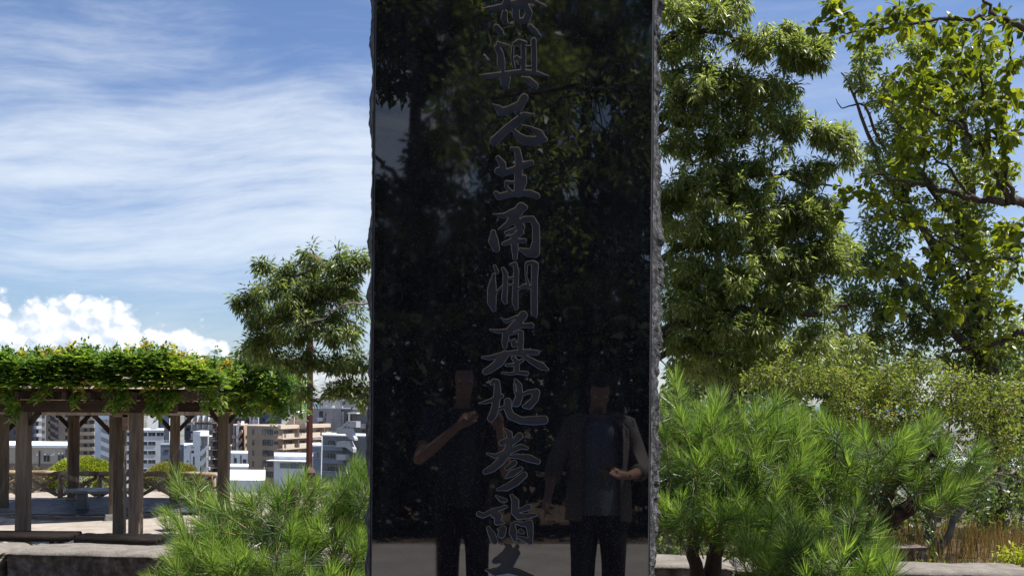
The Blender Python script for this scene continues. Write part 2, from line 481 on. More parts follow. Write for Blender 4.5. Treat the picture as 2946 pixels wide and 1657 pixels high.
M['granite'] = granite('polished_black_granite')
M['rock'] = granite('rough_hewn_granite', True)
M['letter'] = rough_mat('sandblasted_granite', (0.021, 0.022, 0.026), (0.042, 0.043, 0.048), 14.0, 0.7, 0.25, 300, dist=0.002)
M['rim_light'] = rough_mat('painted_rim_light', (0.17, 0.175, 0.185), (0.33, 0.33, 0.34), 60.0, 0.7, 0.2, 300, dist=0.002)  # pale tone paints the light that the stroke edges catch
M['pedestal'] = rough_mat('pedestal_granite', (0.20, 0.19, 0.18), (0.34, 0.33, 0.31), 30.0, 0.8, 0.3, 90)

TOPZ, BOTZ = 3.42, 0.55
uL = 0.5 * (uz(1084, 0)[0] + uz(1069, 1657)[0])
uR = 0.5 * (uz(1877, 0)[0] + uz(1864, 1657)[0])


def build_stele():
    st = empty('stone_stele', face_pt((uL + uR) / 2, 0, 0.2), 'tall polished black granite stele with a column of carved characters and rough hewn edges', 'monument')
    # polished face with the outlines of every character cut out of it
    xs, ys = np.arange(1372, 1606, 1.6), np.arange(-120, 1720, 1.6)
    xs = np.arange(1366, 1612, 1.6)
    gx, gy = np.meshgrid(xs, ys)
    per = np.stack([char_sdf(gx, gy, c) for c in CH])
    F = per.min(0)
    own = per.argmin(0)
    pts, edges, keys = [], [], {}
    contours(F, gx, gy, 0.0, pts, edges, keys)
    n0 = len(pts)
    contours(F, gx, gy, -1.6, pts, edges, keys)
    uv = [uz(*p) for p in pts]
    k = len(uv)
    uv += [(uL, BOTZ), (uR, BOTZ), (uR, TOPZ), (uL, TOPZ)]
    edges += [(k, k + 1), (k + 1, k + 2), (k + 2, k + 3), (k + 3, k)]
    co, _, tri, ov, _, _ = delaunay_2d_cdt([Vector(p) for p in uv], edges, [], 0, 1e-7)
    depth = [0.0] * len(co)
    for i, src in enumerate(ov):
        if any(n0 <= s < k for s in src):
            depth[i] = 0.006
    # map uv back to image grid for a lookup of inside / owner
    P = np.array([(p[0], p[1]) for p in co])
    T3 = np.array(tri)
    # invert uz approximately: it is affine on the face up to perspective, which is tiny here; use true projection
    cen = P[T3].mean(1)
    wx = PT.x + EX.x * cen[:, 0]
    wy = PT.y + EX.y * cen[:, 0]
    wz = cen[:, 1]
    lx, ly = wx / wy * FPX, -(wz - EYE) / wy * FPX + HY
    ix = lx * math.cos(ROLL) - ly * math.sin(ROLL) + W0 / 2
    iy = lx * math.sin(ROLL) + ly * math.cos(ROLL) + H0 / 2
    cx = np.round((ix - xs[0]) / 1.6).astype(int)
    cy = np.round((iy - ys[0]) / 1.6).astype(int)
    ok = (cx >= 0) & (cx < len(xs)) & (cy >= 0) & (cy < len(ys))
    inside = np.zeros(len(T3), bool)
    who = np.zeros(len(T3), int) - 1
    # exact sdf at the centroids that lie over the grid
    idx = np.where(ok)[0]
    pr = np.stack([char_sdf(ix[idx], iy[idx], c) for c in CH])
    inside[idx] = pr.min(0) < 0
    who[idx] = pr.argmin(0)
    W3 = [face_pt(P[i, 0], P[i, 1], depth[i]) for i in range(len(P))]

    dp = np.array(depth)

    def sub(sel, name, mat):
        t = T3[sel]
        used, inv = np.unique(t, return_inverse=True)
        me = np_mesh(name, [W3[i] for i in used], inv.reshape(t.shape))
        if mat is M['letter']:          # sloping rim paler than the stroke floor, its caught sky light put into the colour
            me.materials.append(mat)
            me.materials.append(M['rim_light'])
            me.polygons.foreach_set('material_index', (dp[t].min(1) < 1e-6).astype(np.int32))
        # triangles must look towards the viewer
        o = link(name, me, mat, st)
        return o
    sub(np.where(~inside)[0], 'polished_face', M['granite'])
    for c in range(len(CH)):
        s = np.where(inside & (who == c))[0]
        if len(s):
            sub(s, 'carved_character', M['letter'])
    # narrow polished arris round the face, then the rough hewn body
    ch = 0.005
    mb = MB()
    for (a, b, sx, sz) in (((uL, BOTZ), (uL, TOPZ), -1, 0), ((uR, BOTZ), (uR, TOPZ), 1, 0)):
        p = [face_pt(a[0], a[1]), face_pt(b[0], b[1]), face_pt(b[0] + sx * ch, b[1], ch * 0.9), face_pt(a[0] + sx * ch, a[1], ch * 0.9)]
        mb.add(p, [(0, 1, 2, 3)])
    mb.build('bevelled_edge', M['letter'], st)
    TH = 0.34
    nz = 420
    zs = np.linspace(BOTZ, TOPZ, nz)
    vs, fs = [], []
    prof = []          # (u side sign, base offset, depth)
    for k in range(15):
        prof.append((-1, k / 14))
    for k in range(15):
        prof.append((1, 1 - k / 14))
    n = len(prof)
    for z in zs:
        for (s, t) in prof:
            d = 0.011 + t * TH
            base = uL if s < 0 else uR
            g = noise.noise(Vector((s * 7.3, z * 1.15, 0.4))) * 0.012
            sc = abs(noise.noise(Vector((s * 3.1, z * 4.6, t * 1.6)))) * 0.048          # conchoidal chips
            ff = noise.noise(Vector((s * 5.7, z * 19, t * 9))) * 0.009 + noise.noise(Vector((s * 9.1, z * 60, t * 24))) * 0.006
            e = ch + 0.003 + (0.043 + g - sc + ff * 1.5 if s > 0 else 0.030 + g - sc * 0.8 + ff * 0.6) * min(1.0, t * 5.0 + (0.0 if t > 0 else -0.0))
            if t > 0.8:
                e -= (t - 0.8) * 0.15
            vs.append(face_pt(base + s * max(e, ch + 0.001), z, d))
    for i in range(nz - 1):
        for k in range(n - 1):
            fs.append((i * n + k, i * n + k + 1, (i + 1) * n + k + 1, (i + 1) * n + k))
    fs.append(tuple((nz - 1) * n + k for k in range(n)))
    mb = MB()
    mb.add(vs, fs)
    mb.build('rough_body', M['rock'], st)
    base = MB()
    uc, hw = (uL + uR) / 2, (uR - uL) / 2
    base.box(face_pt(uc, 0.41, 0.19), EX, NRM, (0, 0, 1), hw + 0.20, 0.36, 0.139)
    base.box(face_pt(uc, 0.135, 0.19), EX, NRM, (0, 0, 1), hw + 0.42, 0.58, 0.135)
    base.build('pedestal', M['pedestal'], st, bevel=0.012)


build_stele()
# ---------------------------------------------------------------- ground, sea, hills
def sheet(name, x0, x1, y0, y1, z, mat, nx=1, ny=1, amp=0.0, sc=0.3, zf=None):
    xs, ys = np.linspace(x0, x1, nx + 1), np.linspace(y0, y1, ny + 1)
    v = []
    for y in ys:
        for x in xs:
            zz = zf(x, y) if zf else z
            v.append((x, y, zz + (noise.noise(Vector((x * sc, y * sc, 3.1))) * amp if amp else 0)))
    f = [(j * (nx + 1) + i, j * (nx + 1) + i + 1, (j + 1) * (nx + 1) + i + 1, (j + 1) * (nx + 1) + i) for j in range(ny) for i in range(nx)]
    o = link(name, np_mesh(name, v, f), mat, None, True)
    return tag(o, kind='structure')


M['city_ground'] = rough_mat('city_ground', (0.10, 0.11, 0.085), (0.22, 0.215, 0.20), 0.02, 0.95, 0.0)
M['slope'] = rough_mat('grassy_slope', (0.035, 0.06, 0.018), (0.085, 0.10, 0.04), 0.6, 0.95, 0.8, 3, dist=0.3)
PLZ = -0.9


def terrain_z(x, y):
    if y <= 27: return -0.96
    if y >= 120: return -27.0
    t = (y - 27) / 93
    return -0.96 - 26.04 * (1 - (1 - t) ** 1.6)


ys_ = [8.6, 14, 20, 27, 32, 38, 46, 56, 70, 90, 120, 300, 900, 2500, 5200]
v_, f_ = [], []
xn = 15
for j, y in enumerate(ys_):
    for i in range(xn):
        x = (i - 7) / 7 * (60 + y * 1.6)
        v_.append((x, y, terrain_z(x, y)))
for j in range(len(ys_) - 1):
    for i in range(xn - 1):
        f_.append((j * xn + i, j * xn + i + 1, (j + 1) * xn + i + 1, (j + 1) * xn + i))
tag(link('terrain', np_mesh('terrain', v_, f_), M['city_ground']), kind='structure')
m, T = mat_new('sea_water')
tc_ = T.n('ShaderNodeTexCoord').outputs['Object']
bp_ = T.n('ShaderNodeBump', {'Strength': 0.25, 'Distance': 2.0, 'Height': T.noise(tc_, 0.01, 6, 0.7)}).outputs[0]
finish(T, T.n('ShaderNodeBsdfPrincipled', {'Base Color': (0.035, 0.11, 0.19, 1), 'Roughness': 0.35, 'Normal': bp_}).outputs[0])
sheet('sea', -60000, 60000, 3000, 60000, -43, m, 2, 2)
M['far_hill'] = rough_mat('far_hill', (0.10, 0.17, 0.23), (0.16, 0.24, 0.31), 0.002, 1.0, 0.0)  # blue of the distance haze is mixed into the hill colour
hv, hf = [], []
for i in range(90):
    x = -16000 + i * 260
    h = 60 + 110 * max(0, noise.noise(Vector((x * 0.0004, 5.0, 0))) + 0.25) + 25 * noise.noise(Vector((x * 0.002, 1.0, 0)))
    for (dy, hh) in ((0, 0), (900, h * 0.6), (2200, h), (4200, h * 0.5), (6000, 0)):
        hv.append((x, 24000 + dy, -43 + hh))
for i in range(89):
    for k in range(4):
        hf.append((i * 5 + k, (i + 1) * 5 + k, (i + 1) * 5 + k + 1, i * 5 + k + 1))
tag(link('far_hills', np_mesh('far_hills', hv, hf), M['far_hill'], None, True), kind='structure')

sheet('terrace_paving', -16, 16, -4.3, 1.0, 0.0, M['paving'], 24, 14, 0.02, 0.5)
sheet('terrace_earth', -16, 16, 1.0, 8.0, -0.01, M['earth'], 60, 16, 0.08, 0.9)  # earth carried on from the pines to the stele to darken light from below
sheet('plaza_ground', -30, 1.6, 8.3, 26.6, PLZ, M['plaster'], 40, 20, 0.015, 0.6)
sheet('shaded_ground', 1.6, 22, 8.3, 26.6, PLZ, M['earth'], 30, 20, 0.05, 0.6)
sheet('wooded_ground', -40, 40, -60, -4.3, -0.02, M['earth'], 40, 30, 0.03, 0.4)  # dark earth starts where the tree shade begins and stands in for it


# ---------------------------------------------------------------- low stone wall along the terrace edge
def stone_wall():
    A, B = at(-700, 1604, 8.25), at(3350, 1622, 7.45)
    A.z = B.z = 0
    d = (B - A).normalized()
    nrm = Vector((d.y, -d.x, 0))
    L = (B - A).length
    root = empty('stone_wall', A, 'low stone wall with pale worn coping along the terrace edge, behind the pines', 'wall')

    def zt(s):
        return at(1473 + (s / L - 0.5) * 100, 0, 1).z * 0 + 0.275 + 0.012 * math.sin(s * 1.3)
    def s_of(px):
        r = ray(px, 1590)
        q = Vector((r.x, r.y, 0))
        t = (A.x * d.y - A.y * d.x) / (q.x * d.y - q.y * d.x)
        return (q * t - A).dot(d)
    cuts = [0.0, s_of(-330), s_of(2), s_of(457), s_of(800)]
    while cuts[-1] < L - 1.2:
        cuts.append(cuts[-1] + random.uniform(1.0, 1.5))
    cuts.append(L)
    for s, e_ in zip(cuts[:-1], cuts[1:]):
        w = e_ - s
        z1 = zt(s) + random.uniform(-0.008, 0.008)
        g = 0.009
        nx_, ny_ = 18, 8
        vs, fs = [], []
        for j in range(ny_ + 1):
            for i in range(nx_ + 1):
                a, b = i / nx_, j / ny_
                ed = min(a, 1 - a) * w
                eb = min(b, 1 - b) * 0.5
                r = 0.025 * (max(0, 1 - ed / 0.05) ** 2 + max(0, 1 - eb / 0.06) ** 2)
                p = A + d * (s + g + a * (w - 2 * g)) - nrm * (0.52 * b + random.uniform(-.003, .003))
                p.z = z1 + 0.012 * noise.noise(p * 3.0) + 0.006 * noise.noise(p * 13) - r
                if j == 0:
                    p = p + nrm * (0.012 * noise.noise(p * 5))
                vs.append(p)
        for j in range(ny_):
            for i in range(nx_):
                q = j * (nx_ + 1) + i
                fs.append((q, q + 1, q + nx_ + 2, q + nx_ + 1))
        bm_ = MB()
        bm_.add(vs, fs)
        # skirt
        rim = [i for i in range(nx_ + 1)] + [(j + 1) * (nx_ + 1) - 1 for j in range(1, ny_ + 1)] + [ny_ * (nx_ + 1) + i for i in range(nx_ - 1, -1, -1)] + [j * (nx_ + 1) for j in range(ny_ - 1, 0, -1)]
        low = [Vector((vs[i].x, vs[i].y, z1 - 0.035)) for i in rim]
        k0 = len(bm_.v)
        bm_.v.extend([tuple(p) for p in low])
        n = len(rim)
        bm_.f.extend([(rim[i], k0 + i, k0 + (i + 1) % n, rim[(i + 1) % n]) for i in range(n)])
        bm_.build('coping_stone', M['coping'], root, True)
        # rough block below
        s2 = s
        while s2 < s + w - 0.05:
            w2 = w
            vs, fs = [], []
            for j in range(9):
                for i in range(41):
                    a, b = i / 40, j / 8
                    e = min(a, 1 - a) * w2
                    r = 0.05 * max(0, 1 - e / 0.05) ** 2
                    p = A + d * (s2 + 0.004 + a * (w2 - 0.008)) - nrm * (0.022 + r)
                    p.z = -0.05 + b * (z1 - 0.030 + 0.05)
                    p = p + nrm * (0.030 * noise.noise(p * 5) + 0.022 * noise.noise(p * 16))
                    vs.append(p)
            for j in range(8):
                for i in range(40):
                    q = j * 41 + i
                    fs.append((q, q + 1, q + 42, q + 41))
            top = [Vector(vs[328 + i]) - nrm * 0.4 for i in range(41)]
            k0 = len(vs)
            vs += top
            for i in range(40):
                fs.append((328 + i, 328 + i + 1, k0 + i + 1, k0 + i))
            MB().add(vs, fs).build('wall_stone', M['stone'], root)
            s2 += w2
    core = MB()
    c = (A + B) / 2 - nrm * 0.30
    c.z = -0.36
    core.box(c, d, nrm, (0, 0, 1), L / 2, 0.2, 0.55)
    core.build('wall_core', M['earth'], root)


stone_wall()


# ---------------------------------------------------------------- planting bed on the right behind the wall
bed = MB()
bed.abox(1.6, 9.0, 8.05, 11.2, -0.93, 0.10)
tag(bed.build('planting_bed_ground', M['earth']), kind='structure')


# ---------------------------------------------------------------- shelter with tiled floor, table
def gp(px, D, z=PLZ):
    p = at(px, 0, D)
    return Vector((p.x, p.y, z))


def post(mb, x, y, z0, z1, w, ang, taper=0.0, n=5):
    """square timber post, a little uneven"""
    rings = []
    for i in range(n + 1):
        t = i / n
        z = z0 + (z1 - z0) * t
        ww = w / 2 * (1 - taper * t)
        r = []
        for (sx, sy) in ((-1, -.86), (-.86, -1), (.86, -1), (1, -.86), (1, .86), (.86, 1), (-.86, 1), (-1, .86)):
            a = sx * ww * (1 + random.uniform(-.03, .03))
            b = sy * ww * (1 + random.uniform(-.03, .03))
            r.append((x + a * math.cos(ang) - b * math.sin(ang), y + a * math.sin(ang) + b * math.cos(ang), z))
        rings.append(r)
    vs = [p for r in rings for p in r]
    fs = []
    for i in range(n):
        for k in range(8):
            k2 = (k + 1) % 8
            fs.append((i * 8 + k, i * 8 + k2, (i + 1) * 8 + k2, (i + 1) * 8 + k))
    fs += [tuple(range(7, -1, -1)), tuple(n * 8 + k for k in range(8))]
    mb.add(vs, fs)


def shelter():
    c = Vector((-8.9, 22.3, PLZ))
    root = empty('garden_shelter', c, 'open garden shelter with reddish board roof on square posts over a blue tiled floor', 'shelter')
    for px, D, w, a in ((20, 21.2, 0.23, 0.5), (341, 20.2, 0.21, 0.35), (514, 22.3, 0.21, 0.3), (222, 23.6, 0.24, 0.55)):
        p = gp(px, D)
        mb = MB()
        post(mb, p.x, p.y, PLZ + 0.12, 1.30, w, a)
        po = mb.build('post', M['wood'], root)
        b2 = MB()
        post(b2, p.x, p.y, PLZ, PLZ + 0.125, w * 1.75, a, 0.1, 1)
        b2.build('plinth', M['pedestal'], po)
        br = MB()
        for s in (-1, 1):
            q = Vector((p.x, p.y, 0.85))
            e = Vector((math.cos(a), math.sin(a), 0)) * s
            br.bar(q + e * 0.08, q + e * 0.42 + Vector((0, 0, 0.38)), 0.08, 0.09)
        br.build('brace', M['dark_wood'], po)
    # roof: eaves of boards rising to a point
    apex = c + Vector((0, 0, 3.35))
    n = 6
    ev = [c + Vector((3.15 * math.cos(R(-92 + i * 60)), 3.15 * math.sin(R(-92 + i * 60)), 2.17)) for i in range(n)]
    for i in range(n):
        a, b = ev[i], ev[(i + 1) % n]
        for k in range(9):
            t0, t1 = k / 9, (k + 1) / 9 - 0.006
            q = [a.lerp(apex, t0), b.lerp(apex, t0), b.lerp(apex, t1), a.lerp(apex, t1)]
            up = Vector((0, 0, 0.018))
            mb = MB()
            mb.add([q[0], q[1], q[2], q[3], q[0] + up * 1.8, q[1] + up * 1.8, q[2] + up, q[3] + up], [(3, 2, 1, 0), (4, 5, 6, 7), (0, 1, 5, 4), (1, 2, 6, 5), (2, 3, 7, 6), (3, 0, 4, 7)])
            mb.build('board', M['red_wood'], root)
        fa = MB()
        fa.bar(a - Vector((0, 0, .03)), b - Vector((0, 0, .03)), 0.04, 0.075)
        fa.build('fascia', M['wood'], root)
        e = MB()
        for k in range(1, 9):
            p = a.lerp(b, k / 9) - Vector((0, 0, 0.09))
            inn = (apex - p).normalized()
            e.bar(p, p + inn * 0.9, 0.05, 0.07)
        e.build('rafter_ends', M['dark_wood'], root)
    # tie beams
    P4 = [gp(20, 21.2, 1.27), gp(341, 20.2, 1.27), gp(514, 22.3, 1.27), gp(222, 23.6, 1.27)]
    for i in range(4):
        mb = MB()
        mb.bar(P4[i], P4[(i + 1) % 4], 0.12, 0.16)
        mb.build('tie_beam', M['dark_wood'], root)
    # tiled floor
    fl = MB()
    oc = [c + Vector((2.55 * math.cos(R(22.5 + k * 45)), 2.25 * math.sin(R(22.5 + k * 45)), 0.0)) for k in range(8)]
    fl.prism([p - Vector((0, 0, .02)) for p in oc], (0, 0, 0.075))
    fl.build('floor_slab', M['coping'], root)
    t = 0.60
    for ix in range(-5, 5):
        for iy in range(-5, 5):
            x0, y0 = c.x + ix * t, c.y + iy * t
            cc = Vector((x0 + t / 2 - c.x, y0 + t / 2 - c.y, 0))
            if abs(cc.x) / 2.2 > 1 or abs(cc.y) / 1.95 > 1 or (abs(cc.x) / 2.2 + abs(cc.y) / 1.95) > 1.42:
                continue
            mb = MB()
            mb.abox(x0 + .004, x0 + t - .004, y0 + .004, y0 + t - .004, PLZ + 0.056, PLZ + 0.072 + random.uniform(0, .003))
            mb.build('tile', M['floor_tile'], root)
    # table in the middle, stands on the floor: a thing of its own
    tc = gp(305, 21.6, PLZ + 0.075)
    tb = empty('garden_table', tc, 'oval blue grey stone table standing on the tiled shelter floor', 'table')
    mb = MB()
    ring = [(0.78 * math.cos(k * 2 * math.pi / 32), 0.50 * math.sin(k * 2 * math.pi / 32)) for k in range(32)]
    mb.prism([tc + Vector((a, b, 0.36)) for a, b in ring], (0, 0, 0.055))
    mb.build('table_top', M['table'], tb, bevel=0.012)
    for px in (-0.42, 0.42):
        mb = MB()
        post(mb, tc.x + px, tc.y, tc.z, tc.z + 0.36, 0.24, 0.1, 0.25, 3)
        mb.build('leg', M['table'], tb)
    for a in (200, 335):
        q = tc + Vector((1.05 * math.cos(R(a)), 0.8 * math.sin(R(a)), 0))


shelter()


# ---------------------------------------------------------------- vine pergola
def pergola():
    FY, RY = 15.5, 18.0
    root = empty('vine_pergola', Vector((-7.2, 16.8, PLZ)), 'weathered timber pergola on square posts carrying a thick vine', 'pergola')

    def P(px, D):
        return gp(px, D)
    ztop = 1.31
    for px, D, w, zt in ((79, FY, 0.185, ztop), (403, FY, 0.175, ztop), (356, 17.6, 0.185, 1.30), (655, RY, 0.19, 1.30), (-260, FY, 0.18, ztop), (-140, RY, .18, 1.3), (120, 18.4, 0.16, 1.28)):
        if px == 120:
            continue
        p = P(px, D)
        mb = MB()
        post(mb, p.x, p.y, PLZ - 0.03, zt, w, R(random.uniform(-5, 5)), 0.03, 7)
        mb.build('post', M['wood'], root)
    xe = P(517, FY).x
    x0 = P(-420, FY).x
    xr = P(763, RY).x

    def beam(a, b, w, h, name='beam', mat='dark_wood'):
        mb = MB()
        a, b = Vector(a), Vector(b)
        n = 8
        for i in range(1):
            mb.bar(a, b, w, h)
        mb.build(name, M[mat], root, bevel=0.008)
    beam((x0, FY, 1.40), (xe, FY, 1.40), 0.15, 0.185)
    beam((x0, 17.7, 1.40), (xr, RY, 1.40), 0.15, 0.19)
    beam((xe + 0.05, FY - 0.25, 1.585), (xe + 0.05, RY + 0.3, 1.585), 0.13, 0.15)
    # cross rafters and battens above, dark timber standing in for the shade there
    k = 0
    x = x0 + 0.1
    while x < xr - 0.05:
        ya = FY - 0.35 if x < xe + 0.1 else 16.9
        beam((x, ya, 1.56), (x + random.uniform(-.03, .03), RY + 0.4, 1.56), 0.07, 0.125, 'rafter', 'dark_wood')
        x += random.uniform(0.30, 0.42)
    for y, xx in ((FY - 0.22, xe + 0.35), (FY + 0.3, xe + 0.4), (16.3, xe + .4), (16.9, xr), (17.5, xr), (RY + 0.25, xr)):
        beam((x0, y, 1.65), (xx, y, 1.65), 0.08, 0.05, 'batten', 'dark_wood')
    # hanging slats in the gap between beam and batten
    for i in range(46):
        x = random.uniform(x0 + 3.0, xe)
        mb = MB()
        mb.bar((x, FY + 0.4 + random.uniform(0, 1.5), 1.48), (x + random.uniform(-.03, .03), FY + 0.4 + random.uniform(0, .4), 1.66), 0.04, 0.02)
        mb.build('slat', M['wood'] if i % 3 else M['dark_wood'], root)
    # curved bracket at the rear post
    e = P(356, 17.6)
    mb = MB()
    mb.bar((e.x - 0.05, 17.45, 1.27), (e.x + 0.33, 17.45, 1.27), 0.1, 0.12)
    mb.bar((e.x + 0.16, 17.45, 1.25), (e.x + 0.16, 17.45, 0.98), 0.09, 0.1, (0, 1, 0))
    mb.build('bracket', M['red_wood'], root)
    for (px, D) in ((79, FY), (655, RY)):
        p = P(px, D)
        for s in (-1, 1):
            mb = MB()
            mb.bar((p.x + s * 0.08, D, 1.12), (p.x + s * 0.24, D, 1.31), 0.07, 0.07)
            mb.build('brace', M['dark_wood'], root)


pergola()


def log_bench(px0, px1, D, label):
    a, b = gp(px0, D), gp(px1, D)
    root = empty('log_bench', (a + b) / 2, label, 'bench', 'slatted benches under the pergola')
    zt = -0.475
    for k in range(4):
        mb = MB()
        y = a.y - 0.20 + k * 0.135
        mb.tube([(a.x + random.uniform(-.03, .03), y, zt), ((a.x + b.x) / 2, y, zt + random.uniform(-.006, .006)), (b.x + random.uniform(-.03, .03), y, zt)], 0.052, 8)
        mb.build('slat', M['bench_wood'], root, True)
    for x in (a.x + 0.25, b.x - 0.25):
        for y in (a.y - 0.12, a.y + 0.14):
            mb = MB()
            mb.tube([(x, y, PLZ - .02), (x, y, zt - 0.04)], 0.05, 8)
            mb.build('leg', M['bench_wood'], root, True)


log_bench(-230, 226, 14.6, 'dark slatted log bench under the pergola, the one farther left')
log_bench(242, 480, 14.35, 'dark slatted log bench just below the front pergola post, nearer the left pine')


def rustic_fence():
    D = 24.6
    x0 = gp(-330, D).x
    root = empty('rustic_fence', Vector((x0, D, PLZ)), 'low rustic log fence with crossed braces behind the shelter', 'fence')
    zr, zb = -0.30, PLZ + 0.08
    px = [-330, -225, -115, -35, 75, 185, 297, 408, 517, 625]
    for i, p in enumerate(px):
        g = gp(p, D)
        mb = MB()
        mb.tube([(g.x, D, PLZ - 0.05), (g.x + .01, D, -0.6), (g.x, D, zr - 0.02)], [0.068, 0.062, 0.066], 9, 0.03)
        mb.build('fence_post', M['log'], root, True)
        if i:
            q = gp(px[i - 1], D)
            mb = MB()
            e = 0.07 if i == len(px) - 1 else 0.0
            mb.tube([(q.x + 0.005, D, zr), ((q.x + g.x) / 2, D, zr + 0.012), (g.x + e, D, zr)], [0.062, 0.068, 0.064], 9, 0.03)
            mb.build('top_rail', M['log'], root, True)
            mb = MB()
            mb.tube([(q.x + 0.06, D + 0.035, zb), (g.x - 0.06, D + 0.035, zr - 0.08)], 0.045, 8, 0.03)
            mb.build('brace', M['log'], root, True)
            mb = MB()
            mb.tube([(q.x + 0.06, D - 0.035, zr - 0.08), (g.x - 0.06, D - 0.035, zb)], 0.045, 8, 0.03)
            mb.build('brace', M['log'], root, True)


rustic_fence()


def lamp_post():
    m = rough_mat('red_brown_paint', (0.060, 0.017, 0.014), (0.105, 0.030, 0.024), 3.0, 0.5, 0.1, 30)
    D = 19.0
    p = gp(901, D)
    root = empty('lamp_post', p, 'red brown square lamp post rising behind the left tree', 'lamp post')
    a = R(38)
    mb = MB()
    post(mb, p.x, p.y, PLZ, 0.17, 0.17, a, 0.08, 2)
    mb.build('base_column', m, root)
    mb = MB()
    post(mb, p.x, p.y, 0.17, 0.27, 0.205, a, 0.5, 1)
    mb.build('collar', m, root)
    mb = MB()
    post(mb, p.x, p.y, 0.27, 3.75, 0.095, a, 0.12, 4)
    mb.build('pole', m, root)
    mb = MB()
    post(mb, p.x, p.y, 3.75, 4.15, 0.26, a, -0.25, 1)
    mb.build('lantern', M['glass_white'], root)
    mb = MB()
    post(mb, p.x, p.y, 4.15, 4.30, 0.42, a, 0.8, 1)
    mb.build('lantern_roof', m, root)


mm, T = mat_new('white_glass')
finish(T, T.n('ShaderNodeBsdfPrincipled', {'Base Color': (0.75, 0.75, 0.72, 1), 'Roughness': 0.3}).outputs[0])
M['glass_white'] = mm
lamp_post()


def info_board():
    D = 23.2
    p = gp(628, D)
    root = empty('information_board', p, 'small slanted pale board on posts beside the end of the rustic fence', 'sign board')
    mb = MB()
    mb.box(p + Vector((0.06, 0, 0.42)), (0.94, 0, 0.34), (0, 1, 0), (-0.34, 0, 0.94), 0.19, 0.25, 0.02)
    mb.build('panel', M['coping'], root)
    for s in (-1, 1):
        mb = MB()
        mb.bar((p.x + s * 0.12, D, PLZ), (p.x + s * 0.12, D, PLZ + 0.40 + s * 0.03), 0.05, 0.05)
        mb.build('leg', M['log'], root)


info_board()


def small_bench():
    m = rough_mat('grey_metal', (0.16, 0.18, 0.19), (0.26, 0.28, 0.29), 9, 0.5, 0.05)
    p = at(2612, 1600, 8.75)
    p.z = 0.10
    root = empty('small_bench', p, 'small weathered plank bench with grey metal legs beside the dry grass', 'bench')
    for k in range(3):
        mb = MB()
        mb.box(p + Vector((-0.02, 0.02 + k * 0.085, 0.165)), (1, 0.05, 0.03), (-.05, 1, 0), (0, 0, 1), 0.165 + 0.02 * random.random(), 0.039, 0.014)
        mb.build('plank', M['wood'], root)
    for sx in (-0.02, 0.125):
        for sy in (0.0, 0.2):
            mb = MB()
            mb.bar(p + Vector((sx, sy, -0.02)), p + Vector((sx, sy, 0.15)), 0.022, 0.022)
            mb.build('leg', m, root)


small_bench()
# ---------------------------------------------------------------- the town below the terrace
def wallm(name, a, k=0.82):
    return rough_mat(name, tuple(c * k for c in a), a, 0.35, 0.9, 0.08, 2.0, detail=5, dist=0.05)


BM = {
    'beige': wallm('beige_render', (0.525, 0.438, 0.350)), 'tan': wallm('tan_tile', (0.338, 0.269, 0.206)), 'cream': wallm('cream_panel', (0.700, 0.575, 0.450)),
    'white': wallm('white_render', (0.825, 0.825, 0.825), 0.9), 'bluewhite': wallm('bluish_white_render', (0.625, 0.675, 0.750), 0.92), 'slate': wallm('slate_blue_render', (0.188, 0.219, 0.269)),
    'violet': wallm('shaded_violet_wall', (0.163, 0.144, 0.163)), 'concrete': wallm('grey_concrete', (0.312, 0.312, 0.319), 0.75), 'dkgrey': wallm('dark_grey_tile', (0.169, 0.175, 0.188)),
    'midgrey': wallm('mid_grey_render', (0.413, 0.419, 0.438)), 'orange': wallm('orange_beige_tile', (0.525, 0.375, 0.263)), 'brown': wallm('brown_render', (0.250, 0.206, 0.181)),
    'roofw': wallm('white_metal_roof', (0.925, 0.938, 0.950), 0.93), 'rail': wallm('pale_rail', (0.688, 0.700, 0.725), 0.95), 'frame': wallm('dark_window_frame', (0.062, 0.062, 0.069)),
    'framew': wallm('pale_window_frame', (0.42, 0.43, 0.44)), 'red': wallm('brownish_red_tile', (0.25, 0.155, 0.125)), 'blue': wallm('blue_lettering', (0.06, 0.17, 0.50)), 'ink': wallm('green_ink', (0.05, 0.10, 0.08)),
}
gm, T = mat_new('window_glass')
tc_ = T.n('ShaderNodeTexCoord').outputs['Object']
gcol = T.ramp(T.noise(tc_, 0.6, 2, 0.5), [(0.35, (0.015, 0.02, 0.025)), (0.7, (0.09, 0.11, 0.125))])
finish(T, T.n('ShaderNodeBsdfPrincipled', {'Base Color': gcol, 'Roughness': 0.08, 'Specular IOR Level': 0.6}).outputs[0])
BM['glass'] = gm
UP = Vector((0, 0, 1))
CITY = -27.2


